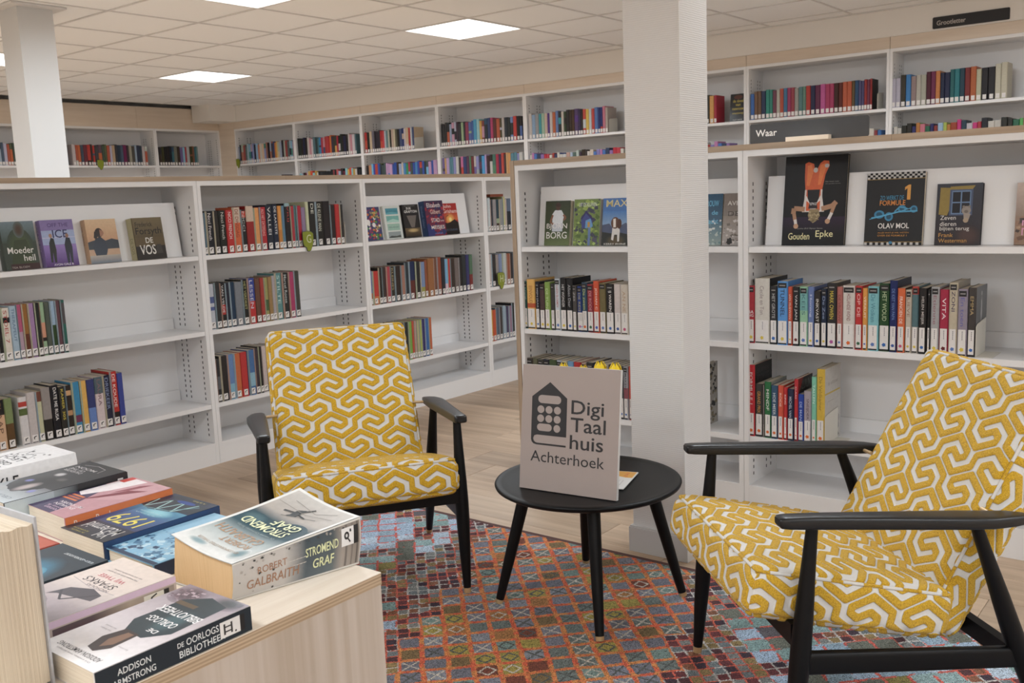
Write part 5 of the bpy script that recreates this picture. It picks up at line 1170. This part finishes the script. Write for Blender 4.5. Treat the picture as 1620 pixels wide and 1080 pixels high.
# leaflet and the dark sheet under it
def leaflet(label, cx, cy, z, rz, w, h, items):
    e = empty('leaflet', (cx, cy, z), rz); tag(e, label, 'leaflet', 'leaflets behind the sign')
    b = MB(); b.box(0, w, 0, h, 0, 0.0022); b.build('sheet', M['paper_white'], e)
    b = MB(); paint(b, items, lambda u, v: (u * 0.001, v * 0.001, 0.0022), (0, 0, 1)); b.build('print', M['print_flat'], e)
leaflet('white leaflet with orange oval lying on the side table', 2.245, 1.395, TT + 0.0032, math.radians(16), 0.17, 0.115,
        [('p', [(110, 4), (168, 4), (168, 70), (140, 66), (118, 46), (108, 22)], 'd89a1c'), ('t', 118, 20, 40, 12, 'JULI', 'c8441c', 0.02), ('e', 116, 58, 9, 6, '3a3434'), ('t', 86, 70, 60, 12, 'Digi Taal', '2c2a2c', 0.02), ('t', 86, 84, 50, 12, 'huis', '2c2a2c', 0.02), ('t', 20, 20, 60, 4, 'informatie', '8a8888'), ('t', 20, 30, 66, 4, 'inlooppunt', '8a8888')])
leaflet('plain dark sheet under the white leaflet on the side table', 2.262, 1.402, TT + 0.0006, math.radians(24), 0.15, 0.105, [('r', 0, 0, 150, 105, '2c2826')])  # flat dark sheet, slightly turned, showing past the white leaflet
# vase with four yellow tulips behind the sign
vx, vy = 2.335, 1.575
e = empty('vase', (vx, vy, TT + 0.0002)); tag(e, 'small grey vase hidden behind the taupe sign', 'vase')
b = MB(); b.lathe([(0.001, 0), (0.034, 0), (0.044, 0.02), (0.047, 0.07), (0.038, 0.12), (0.030, 0.15), (0.034, 0.165), (0.031, 0.165), (0.026, 0.15), (0.03, 0.12), (0.001, 0.10)], 28); b.build('body', M['vase'], e)
def tulip(label, x, y, ztop, lx, ly, sc=1.0):
    e = empty('tulip', (vx, vy, TT + 0.11)); tag(e, label, 'tulip', 'yellow tulips behind the sign')
    head = Vector((x - vx, y - vy, ztop - (TT + 0.11) - 0.052 * sc))
    b = MB(); b.tube([(lx * 0.012, ly * 0.012, 0), (lx * 0.018, ly * 0.018, 0.06), tuple(head * 0.6 + Vector((0, 0, head.z * 0.08))), tuple(head)], 0.0028, 8); b.build('stem', M['stem'], e)
    for k in range(6):
        b = MB(); a0 = k * math.pi / 3 + (0.2 if k % 2 else 0); rr_ = 0.019 * sc * (1.0 if k % 2 else 0.86)
        rows = []
        for i, (zq, rq, wq) in enumerate(((0, 0.15, 0.5), (0.22, 0.8, 0.62), (0.5, 1.0, 0.62), (0.75, 0.85, 0.5), (0.92, 0.55, 0.3), (1.0, 0.36, 0.06))):
            rows.append([(head.x + rr_ * rq * math.cos(a0 + wq * q), head.y + rr_ * rq * math.sin(a0 + wq * q), head.z + 0.052 * sc * (zq - 0.05 * abs(q) * zq)) for q in (-1, -0.5, 0, 0.5, 1)])
        v = [p for r in rows for p in r]
        b.add(v, [(i * 5 + j, i * 5 + j + 1, i * 5 + j + 6, i * 5 + j + 5) for i in range(5) for j in range(4)], smooth=True)
        b.build('petal', M['tulip'], e)
    b = MB(); b.add([(0, 0, 0), (0.012, 0.004, 0.05), (0.02 * lx + 0.006, 0.03 * ly, 0.13), (0.03 * lx, 0.045 * ly, 0.19), (0.02 * lx - 0.008, 0.03 * ly + 0.004, 0.13), (-0.006, 0.008, 0.05)], [(0, 1, 5), (1, 2, 4, 5), (2, 3, 4)]); b.build('leaf', M['stem'], e)
tulip('yellow tulip tip at far left above the sign', 2.330, 1.648, 0.7145, -0.3, 1.0, 0.9)
tulip('small yellow tulip tip left of centre above the sign', 2.330, 1.577, 0.713, 0.2, 0.3, 0.9)
tulip('large yellow tulip right of centre above the sign', 2.330, 1.518, 0.730, 0.1, -0.8, 1.1)
tulip('yellow tulip farthest right above the sign', 2.330, 1.466, 0.729, 0.4, -1.0, 1.1)

# ------------------------------------------------------------------ display table in the foreground
DX0, DX1, DY0, DY1, DZ = 0.10, 1.060, 1.136, 2.33, 0.600
e = empty('display_table', (DX0, DY0, 0)); tag(e, 'birch plywood display table covered with books in the foreground', 'table')
LX, LY = DX1 - DX0, DY1 - DY0
b = MB(); b.box(0, LX, 0, LY, DZ - 0.0015, DZ); b.build('top_veneer', M['birch_top'], e)
b = MB(); b.box(0, LX, 0, LY, DZ - 0.021, DZ - 0.0015); b.build('top_panel', M['ply_edge'], e)
for nm, a in (('front_panel', (0.0, LX - 0.001, 0.001, 0.02)), ('rear_panel', (0.0, LX - 0.001, LY - 0.02, LY - 0.001)), ('end_panel', (LX - 0.02, LX - 0.001, 0.02, LY - 0.02)), ('end_panel', (0.0, 0.019, 0.02, LY - 0.02))):
    b = MB(); b.box(*a, 0.009 if DX0 + a[1] > 0.72 else 0.001, DZ - 0.021); b.build(nm, M['ply_side'], e)
def lying(x_top, y_spine, z_top, ang=0.0):
    """front cover up, head of the book towards -X, spine towards -Y; (x_top, y_spine) is the head/spine corner"""
    R_ = Matrix(((0, 0, -1, 0), (1, 0, 0, 0), (0, -1, 0, 0), (0, 0, 0, 1)))
    return Matrix.Translation((x_top, y_spine, z_top)) @ Matrix.Rotation(math.radians(ang), 4, 'Z') @ R_ @ Matrix.Translation((0, 0, 0))
def table_book(label, head_x, spine_y, w, h, t, z0, ang, col, items, spine=(), **k):
    """w = cover width (along Y), h = cover height (along X)"""
    m = lying(head_x + h * math.cos(math.radians(ang)), spine_y + h * math.sin(math.radians(ang)), z0 + t, ang)
    return cover_book(label, m, w, h, t, col, items, spine, group='books on the display table', **k)
Z0 = DZ + 0.0008
# 9: war library novel, nearest
table_book('novel with dark navy spine in the foreground, DE OORLOGSBIBLIOTHEEK', 0.561, 1.139, 0.148, 0.240, 0.036, Z0, 0.3, 'cfc8c6',
  [('g', 0, 0, 148, 120, '8a7c84', 'bcb0b2'), ('g', 0, 120, 148, 120, 'bcb0b2', 'dedad8'), ('soft', 112, 26, 36, 30, '54424a', '8c7e86'), ('soft', 30, 14, 34, 22, '3c4044', '887a82'), ('spots', 90, 8, 50, 40, 46, 4, ['6a545c', '8a747c', 'a8949c', '54444c'], 41), ('p', [(22, 24), (14, 120), (40, 150), (84, 148), (106, 120), (104, 40), (70, 14)], '26343a'), ('soft', 50, 96, 26, 40, '3c565c', '27353b'), ('p', [(50, 146), (84, 144), (92, 176), (80, 204), (60, 208), (46, 190)], '3a2c28'), ('p', [(56, 150), (70, 150), (76, 176), (66, 196), (54, 182)], '7c5a44'),
   ('r', 60, 44, 46, 10, '5a4834'), ('t', 22, 214, 104, 9, 'ADDISON ARMSTRONG', '2a2426', 0.006), ('t', 30, 226, 84, 4, 'Drie vrouwen, twee oorlogen', '8a8284'), ('t', 36, 124, 20, 9, 'DE', 'e4e0de', 0.02), ('t', 30, 96, 66, 15, 'OORLOGS-', 'e4e0de', 0.02), ('t', 16, 66, 96, 17, 'BIBLIOTHEEK', 'e4e0de', 0.02), ('r', 6, 4, 10, 10, '55505a'), ('t', 20, 180, 22, 3, 'Een roman', '8a8486'), ('t', 96, 160, 26, 3, 'over boeken', '8a8486'), ('t', 96, 152, 26, 3, 'en moed', '8a8486')],
  [('r', 0, 0, 240, 36, '12212c'), ('t', 30, 19, 48, 9, 'ADDISON', 'd8dcdc', 0.01), ('t', 22, 5, 62, 9, 'ARMSTRONG', 'd8dcdc', 0.01), ('t', 118, 20, 10, 7, 'DE', 'd8dcdc', 0.01), ('t', 132, 19, 52, 10, 'OORLOGS', 'd8dcdc', 0.012), ('t', 120, 5, 74, 10, 'BIBLIOTHEEK', 'd8dcdc', 0.012), ('r', 186, 6, 34, 24, 'd8d6d4'), ('r', 220, 6, 8, 24, '161616'), ('r', 192, 10, 3, 16, '2a2828'), ('r', 204, 10, 3, 16, '2a2828'), ('r', 192, 13, 15, 2, '2a2828'), ('r', 192, 20, 15, 2, '2a2828'), ('e', 212, 10, 1.5, 1.5, '2a2828')], pages='pages_cream')
# 8: romance
table_book('pale pink romance novel with lilac spine, second from the front', 0.590, 1.326, 0.148, 0.208, 0.042, Z0, 0.0, 'c8bab4',
  [('g', 0, 0, 148, 208, 'd0c0b4', 'c4b4ae'), ('g', 0, 96, 148, 60, 'c6b8b0', '9c8e90'), ('g', 0, 156, 148, 52, '9c8e90', '7c7076'), ('soft', 110, 180, 40, 26, '564c54', '84787c'), ('p', [(20, 128), (96, 140), (112, 150), (100, 116), (60, 100), (24, 108)], '4c464c'), ('l', [(30, 110), (70, 150), (104, 128)], 4, '3c383e'), ('l', [(10, 96), (70, 100), (140, 90)], 1.5, 'a89c9c'), ('t', 34, 74, 84, 15, 'SPARKS', '3a3438'), ('t', 40, 54, 70, 13, 'WIJ TWEE', 'b8344c'), ('t', 30, 92, 60, 6, 'NICHOLAS', '6a5f64'), ('t', 30, 44, 88, 4, 'Het nieuwe boek van de auteur', '8a7f80'), ('t', 30, 36, 80, 4, 'van vele romantische boeken', '8a7f80')],
  [('r', 0, 0, 208, 42, 'b8a8a0'), ('r', 0, 32, 208, 10, 'd0b4cc'), ('g', 10, 0, 60, 30, '6a4458', '5a4c50'), ('g4', 70, 0, 60, 30, '64444f', '9c8c80', 'a89888', '5a4c50'), ('g4', 130, 0, 74, 30, '9c8c80', 'b4a498', '8a7c74', 'a89888'), ('t', 20, 5, 84, 12, 'SPARKS WIJ TWEE', '8a3460'), ('r', 152, 4, 34, 24, 'd8d4c8'), ('r', 186, 4, 9, 24, '161616'), ('l', [(160, 8), (168, 16), (164, 22), (174, 26)], 2.5, '3a3836'), ('e', 166, 16, 4, 4, '3a3836')], pages='pages_cream')
# 7: dark blue thriller
table_book('dark blue thriller with icy wave cover, third from the front', 0.560, 1.495, 0.150, 0.222, 0.038, Z0, 0.2, '1f2a34',
  [('g', 0, 0, 150, 222, '23303a', '16222c'), ('soft', 74, 120, 66, 84, '2a7a98', '1c2a35'), ('soft', 58, 120, 30, 44, '9cc4cc', '2c7a96'), ('soft', 100, 100, 24, 20, '4c9cb4', '24607c'), ('l', [(20, 140), (60, 100), (90, 110), (130, 80)], 3, 'a8c4c8'), ('t', 8, 20, 30, 5, 'EEN', 'b8c0c4'), ('t', 40, 20, 56, 6, 'DOREN KOORT', 'd0d4d4', 0.01)], pages='pages_cream')
# 6: snow trees
table_book('light blue book with snowy trees, lying behind the thick paperback', 0.828, 1.437, 0.150, 0.222, 0.026, Z0, -0.5, '6a98b4',
  [('g', 0, 0, 150, 222, '8ab4cc', '6fa4c0'), ('spots', 4, 130, 142, 88, 90, 8, ['2c4c6c', '3c6c8c', 'a8c4d0', '1f3c5c', '88acc0'], 71), ('spots', 60, 100, 84, 50, 30, 7, ['5c8cac', '7ca8c0'], 72), ('t', 30, 84, 70, 9, 'HET KOUDE', '5a88a8'), ('t', 40, 64, 60, 9, 'LICHT VAN', '5a88a8'), ('l', [(60, 90), (68, 96), (76, 90)], 2, '3c5c7c'), ('r', 0, 212, 150, 10, '1f3450')], [('r', 0, 0, 222, 26, '1c2c4c')], hard=True, pages='pages_cream')
# 5: 1979
table_book('dark blue thriller titled 1979 with iron bridge and yellow numerals', 0.826, 1.590, 0.150, 0.240, 0.036, Z0, 0.0, '232e46',
  [('g', 0, 70, 150, 50, '3c84a0', '2c5484'), ('g', 0, 120, 150, 60, '2c5484', '26305c'), ('g', 0, 178, 150, 62, '26283a', '202228'), ('soft', 66, 92, 50, 22, '7cb8c4', '347898'), ('p', [(0, 24), (60, 20), (150, 34), (150, 76), (110, 86), (60, 78), (0, 60)], '1f2c38'), ('l', [(30, 24), (50, 76), (70, 26), (92, 82), (110, 30), (132, 80), (146, 36)], 4, '8ab4b4'), ('l', [(20, 30), (60, 74), (130, 84)], 3, '5c8c94'), ('r', 20, 2, 110, 18, '232a38'), ('e', 70, 26, 30, 7, '1c3c84'), ('t', 30, 8, 40, 5, 'A. de Bruin', 'b8a834'),
   ('t', 24, 122, 100, 48, '1979', 'd4c430', 0.004), ('t', 18, 186, 108, 28, 'McDermid', 'c4c0bc', 0.004), ('t', 22, 214, 34, 18, 'Val', 'c4c0bc', 0.004), ('t', 80, 222, 52, 4, 'DE KONINGIN VAN', 'a89c2c'), ('t', 80, 230, 44, 4, 'DE THRILLER', 'a89c2c'), ('t', 40, 96, 74, 5, 'verdwijningen en doden', 'a8c4cc'), ('t', 50, 106, 64, 5, 'op de redactie', 'a8c4cc')], [('r', 0, 0, 240, 36, '20406c')], hard=False, pages='pages_cream')
# 4: pink and orange
table_book('pink and purple novel with bright orange spine', 0.838, 1.747, 0.150, 0.222, 0.049, Z0, -1.5, 'b8848c',
  [('g', 0, 0, 150, 222, 'b88a90', 'b07c84'), ('p', [(60, 222), (150, 222), (150, 60), (110, 90), (70, 170)], '3a2c50'), ('p', [(0, 0), (70, 0), (110, 40), (60, 130), (0, 90)], 'bc8e94'), ('p', [(80, 6), (146, 6), (146, 120), (120, 130), (96, 80)], 'd8cfd0'), ('r', 96, 132, 46, 6, 'c86a2c'), ('r', 92, 142, 50, 6, 'b0542c'), ('r', 88, 152, 54, 6, 'c86a2c'), ('p', [(20, 40), (60, 60), (96, 150), (70, 120)], '7c3440'), ('p', [(50, 10), (70, 30), (80, 90), (60, 60)], '8a4450'), ('r', 126, 4, 20, 30, 'c03428'),
   ('t', 30, 168, 84, 9, 'MET KNOPEN', 'd8ccd0', 0.02), ('t', 40, 180, 74, 9, 'EN HALEN', 'd8ccd0', 0.02), ('t', 60, 192, 60, 8, 'Bonny B.', 'c4a4b8'), ('t', 60, 202, 52, 7, 'roman', 'c4a4b8')],
  [('r', 0, 0, 222, 49, 'd8702c'), ('t', 16, 22, 110, 18, 'Bonny Baudewyns', 'e0d0c4', 0.004)], pages='pages_cream')
# 2: black and white
table_book('black and pale blue novel with silver lettering, second from the back', 0.800, 1.905, 0.155, 0.255, 0.062, Z0, -1.0, '26262a',
  [('g', 0, 0, 155, 160, '1f1f22', '2c2c30'), ('g', 0, 160, 155, 95, '6a6c70', 'b4bcc0'), ('soft', 90, 150, 60, 56, '19191b', '2b2b2f'), ('e', 120, 214, 22, 17, '9a9c9c'), ('soft', 76, 176, 20, 34, 'a89a98', '3c3a3c'), ('soft', 120, 150, 13, 11, '6468a8', '242428'), ('soft', 34, 186, 12, 12, '7478b8', '808488'), ('soft', 104, 92, 17, 14, 'b4b0b0', '242427'), ('soft', 60, 110, 20, 12, '54504f', '222224'), ('t', 70, 60, 70, 9, 'DAUGHTER', 'b0acac', 0.02), ('t', 78, 48, 60, 9, 'OF THE', 'b0acac', 0.02), ('t', 56, 34, 80, 10, 'MOON', 'b8b4b4', 0.02), ('l', [(40, 44), (50, 20), (90, 14), (130, 24)], 1.5, 'a8a4a4'), ('t', 20, 228, 80, 9, 'CELINE', '6a7480')],
  [('r', 0, 0, 255, 62, 'b0bcc0'), ('g4', 96, 0, 50, 62, 'b0bcc0', '2a2c30', '222226', '98a4a8'), ('g', 146, 0, 109, 62, '26262a', '1f1f22'), ('soft', 132, 30, 22, 22, '3c5c68', '5c666a'), ('t', 60, 22, 40, 18, 'HET', '4c4c54'), ('e', 180, 30, 6, 8, 'b0acac'), ('r', 232, 48, 12, 4, 'c8c8c8')], pages='pages_cream')
# 1: white
table_book('thick white novel with black ink lettering, farthest back', 0.786, 2.092, 0.150, 0.255, 0.082, Z0, -2.0, 'd4d2d2',
  [('t', 20, 180, 80, 16, 'WIKK', '26262a', 0.02), ('t', 24, 150, 100, 18, 'DE LEL', '26262a', 0.025), ('t', 30, 122, 90, 18, 'OBERG', '26262a', 0.02), ('t', 40, 96, 80, 16, 'LECH', '26262a', 0.02), ('l', [(40, 90), (60, 60), (90, 70), (110, 40)], 2, '2a2a2c'), ('l', [(70, 100), (80, 60), (60, 40)], 1.5, '2a2a2c'), ('l', [(100, 96), (120, 70), (96, 50)], 1.5, '3a3a3c'), ('spots', 30, 40, 90, 120, 26, 4, ['26262a', '3a3a3c'], 99)],
  [('t', 60, 38, 66, 26, 'NKLE', '26262a', 0.02), ('t', 74, 10, 70, 18, 'ESSEN', '26262a', 0.01), ('t', 10, 20, 34, 14, 'SKY', '3a3a3c')], pages='pages_cream')
# 3: blue corner of a book at the left edge
table_book('royal blue book at the left edge behind the standing pages', 0.552, 1.90, 0.150, 0.225, 0.052, Z0, -1.0, '24348c', [('r', 8, 8, 134, 60, '3448a8'), ('r', 0, 0, 150, 8, '1c1c24')], [('r', 0, 0, 225, 48, '2c44a8'), ('r', 0, 36, 225, 5, 'c0a8c8')], pages='pages_cream')
table_book('small red book almost hidden at the left edge', 0.60, 1.675, 0.12, 0.19, 0.03, Z0, 0.0, '9c3420', [('r', 4, 4, 112, 40, 'b04a2c')], [('r', 0, 0, 190, 30, 'a03a24')], pages='pages_cream')
# 10: thick worn paperback, hand-shaped block (spine cocked, fore edge swollen, cover curling)
e = empty('book', (0, 0, 0)); tag(e, 'thick worn paperback with misty cover and yellowed pages, STROMEND GRAF', 'book', 'books on the display table')
A0, A1 = Vector((0.846, 1.250, Z0)), Vector((1.066, 1.196, Z0)); B0, B1 = Vector((0.838, 1.400, Z0)), Vector((1.075, 1.350, Z0))
C0, C1 = Vector((0.850, 1.247, 0.6605)), Vector((1.078, 1.198, 0.680)); D0, D1 = Vector((0.834, 1.384, 0.688)), Vector((1.088, 1.366, 0.7015))
def bil(a, b_, c, d, u, v): return (a * (1 - u) + b_ * u) * (1 - v) + (c * (1 - u) + d * u) * v
NU, NV = 18, 10
def top_pt(u, v):                                   # u from head to foot along the spine, v from spine to fore edge
    p = bil(C0, C1, D0, D1, u, v)
    return p + Vector((0, 0, -0.0055 * math.sin(math.pi * v) - 0.004 * math.sin(math.pi * u) * v))
b = MB(); v_ = [tuple(top_pt(i / NU, j / NV) + Vector((0, 0, 0.0008))) for i in range(NU + 1) for j in range(NV + 1)]
b.add(v_, [(i * (NV + 1) + j, (i + 1) * (NV + 1) + j, (i + 1) * (NV + 1) + j + 1, i * (NV + 1) + j + 1) for i in range(NU) for j in range(NV)], pc('c0c0bc'), True)
b.add([tuple(Vector(p) - Vector((0, 0, 0.0009))) for p in v_], [(i * (NV + 1) + j, i * (NV + 1) + j + 1, (i + 1) * (NV + 1) + j + 1, (i + 1) * (NV + 1) + j) for i in range(NU) for j in range(NV)], pc('b8b8b4'), True)
def spine_pt(u, w):
    p = bil(A0, A1, C0, C1, u, w); return p + Vector((0, -0.0035 * math.sin(math.pi * w), 0))
v_ = [tuple(spine_pt(i / 8, j / 6)) for i in range(9) for j in range(7)]
b.add(v_, [(i * 7 + j, (i + 1) * 7 + j, (i + 1) * 7 + j + 1, i * 7 + j + 1) for i in range(8) for j in range(6)], pc('b0aca6'), True)
v_ = [tuple(p) for p in (A0, A1, B1, B0)]; b.add(v_ + [tuple(Vector(p) + Vector((0, 0, 0.0009))) for p in v_], [(3, 2, 1, 0), (4, 5, 6, 7), (0, 1, 5, 4), (1, 2, 6, 5), (2, 3, 7, 6), (3, 0, 4, 7)], pc('b8b4ae'))
b.build('cover', M['print'], e)
b = MB(); ins = 0.004
def pg(p, q, k): return p + (q - p).normalized() * k
bot = [pg(A0, A1, ins), pg(A1, A0, ins), pg(B1, B0, ins + 0.002), pg(B0, B1, ins)]
v0 = [tuple(p + Vector((0, 0.001, 0.001))) for p in bot]
rows_ = []
rim_uv = [(0.015, 0.0)] + [(0.015, j / 8) for j in range(1, 9)]
topv = [[tuple(top_pt(0.015 + 0.97 * i / 8, 0.01 + 0.965 * j / 8) - Vector((0, 0, 0.0012))) for j in range(9)] for i in range(9)]
botv = [[tuple(bil(Vector(v0[0]), Vector(v0[1]), Vector(v0[3]), Vector(v0[2]), i / 8, j / 8)) for j in range(9)] for i in range(9)]
def strip(t_, u_):
    n_ = len(t_); b.add(list(u_) + list(t_), [(k, k + 1, n_ + k + 1, n_ + k) for k in range(n_ - 1)])
strip([topv[0][j] for j in range(8, -1, -1)], [botv[0][j] for j in range(8, -1, -1)])
strip([topv[8][j] for j in range(9)], [botv[8][j] for j in range(9)])
strip([topv[i][8] for i in range(8, -1, -1)], [botv[i][8] for i in range(8, -1, -1)])
strip([topv[i][0] for i in range(9)], [botv[i][0] for i in range(9)])
b.build('page_block', M['pages_tan'], e)
def dense_paint(mb, items, P, N, nseg=8):
    """print on a curved face: rectangles are cut into small quads that follow it"""
    N = Vector(N)
    for li, it in enumerate(items):
        off = N * (0.00007 * (li + 1))
        if it[0] in ('r', 'g'):
            x, y, w, h = it[1:5]; c0 = pc(it[5]); c1 = pc(it[6]) if it[0] == 'g' else c0
            vv = [tuple(P(x + w * i / nseg, y + h * j / nseg) + off) for i in range(nseg + 1) for j in range(nseg + 1)]
            cc = [tuple(p * (1 - j / nseg) + q * j / nseg for p, q in zip(c0, c1)) for i in range(nseg + 1) for j in range(nseg + 1)]
            mb.add(vv, [(i * (nseg + 1) + j, (i + 1) * (nseg + 1) + j, (i + 1) * (nseg + 1) + j + 1, i * (nseg + 1) + j + 1) for i in range(nseg) for j in range(nseg)], cc, True)
        else:
            paint(mb, [it], lambda u, v: tuple(P(u, v) + off), N, 1)
# cover drawing: u to the reader's right (towards +Y), v up (towards -X)
CV = lambda u, v: top_pt(1 - v / 235, u / 150) + Vector((0, 0, 0.001))
b = MB()
dense_paint(b, [('r', 0, 0, 150, 235, 'd4d4d0'), ('g', 6, 6, 138, 66, 'b8b4ae', 'a49c94'), ('g', 6, 72, 138, 24, 'a49c94', '2c4852'), ('g', 6, 96, 138, 38, '2c4852', '2a4c58'), ('g', 6, 134, 138, 30, '2a4c58', '9aa6a6'), ('g', 6, 164, 138, 65, '9aa6a6', 'd4d4d0'), ('soft', 40, 110, 34, 30, '18343f', '2b4a55'), ('soft', 118, 112, 26, 18, '46666e', '2b4a55'), ('soft', 110, 216, 24, 9, '7c969c', 'cfd0cc'), ('soft', 24, 206, 16, 20, '6a868c', 'c2c6c4'),
  ('l', [(70, 30), (86, 56), (110, 62)], 5, '4c4c4c'), ('l', [(60, 62), (84, 58), (92, 72)], 3.5, '33383a'), ('p', [(80, 40), (92, 48), (90, 70), (76, 66)], '44484a'), ('l', [(30, 20), (60, 40), (120, 30)], 1.2, '8a847c'), ('l', [(20, 40), (70, 52), (140, 48)], 1.2, '8a847c'), ('l', [(40, 56), (100, 76)], 1.2, '5a5c5c'),
  ('t', 26, 112, 104, 20, 'STROMEND', 'd8dcb0', 0.03), ('t', 26, 88, 60, 20, 'GRAF', 'd8dcb0', 0.03), ('t', 30, 139, 90, 5, 'De nieuwe Cormoran Strike', '8a9a98'), ('t', 30, 154, 104, 19, 'GALBRAITH', 'b08a68'), ('t', 30, 178, 66, 14, 'ROBERT', 'b08a68'), ('t', 26, 204, 96, 6, 'EEN CORMORAN STRIKE THRILLER', 'a08a74')], CV, (0, 0, 1), 24)
b.build('cover_print', M['print'], e)
SPN = lambda u, v: spine_pt(u / 235, v / 64)
b = MB(); sn = Vector((-0.23, -0.97, 0.0)).normalized()
dense_paint(b, [('r', 0, 0, 235, 64, 'b4aea8'), ('g4', 90, 2, 40, 60, 'b4aea8', '4a565e', '34424a', 'b4aea8'), ('g4', 130, 2, 50, 60, '4a565e', '5a6468', '3a464c', '34424a'), ('g4', 180, 2, 18, 60, '5a6468', '9a9088', '8a8076', '3a464c'), ('g4', 198, 2, 34, 60, '9a9088', '8a8076', '7c7268', '8a8076'), ('r', 204, 3, 4, 58, '6a625c'), ('r', 216, 3, 3, 58, '756c64'), ('r', 226, 3, 3, 58, '5c554f'), ('r', 0, 0, 235, 2.5, 'c8c4bc'), ('r', 0, 61.5, 235, 2.5, 'c8c4bc'), ('spots', 4, 4, 70, 54, 16, 2.2, ['8a847c', 'a09890', '3a3834'], 111), ('spots', 4, 56, 220, 6, 26, 2.0, ['3c3a38', '8a847c'], 112),
  ('t', 42, 34, 52, 11, 'ROBERT', '9a6c4c'), ('t', 24, 13, 92, 15, 'GALBRAITH', '9a6c4c'), ('t', 128, 34, 62, 13, 'STROMEND', 'ccd09c', 0.03), ('t', 142, 14, 40, 14, 'GRAF', 'ccd09c', 0.03), ('r', 196, 32, 24, 25, 'd4d2d0'), ('r', 220, 32, 9, 25, '141414'), ('e', 206, 46, 5, 5.5, '262424'), ('e', 206, 46, 2, 2.4, 'c4c2c0'), ('l', [(208, 42), (213, 36)], 2.2, '262424'), ('r', 212, 50, 3, 4, '262424')], SPN, tuple(sn), 16)
b.build('spine_print', M['print_flat'], e)
# 11: book standing on end at the left edge, fore edge towards us
e = empty('book', (0.553, 1.232, Z0), math.radians(2)); tag(e, 'book standing on end at the left edge, cream page edges towards us', 'book', 'books on the display table')
b = MB(); b.box(-0.0030, 0, -0.004, 0.150, 0, 0.228, pc('a8a8ac')); b.box(-0.100, -0.097, -0.004, 0.150, 0, 0.228, pc('a8a8ac')); b.box(-0.097, -0.003, 0.147, 0.150, 0, 0.228, pc('a8a8ac')); b.build('cover', M['print'], e)
b = MB()
n = 64
for k in range(n):                                  # signatures of pages, each a thin wavy leaf bundle
    x0 = -0.0968 + 0.0935 * k / n; x1 = x0 + 0.0935 / n * 0.93
    f = 0.0003 * math.sin(k * 1.7) + 0.0016 * math.sin(k * 0.21)
    dz = 0.0012 * math.sin(k * 0.4)
    b.box(x0, x1, 0.0 + f, 0.147, 0.003, 0.219 + dz)
b.build('page_block', M['pages_open'], e)
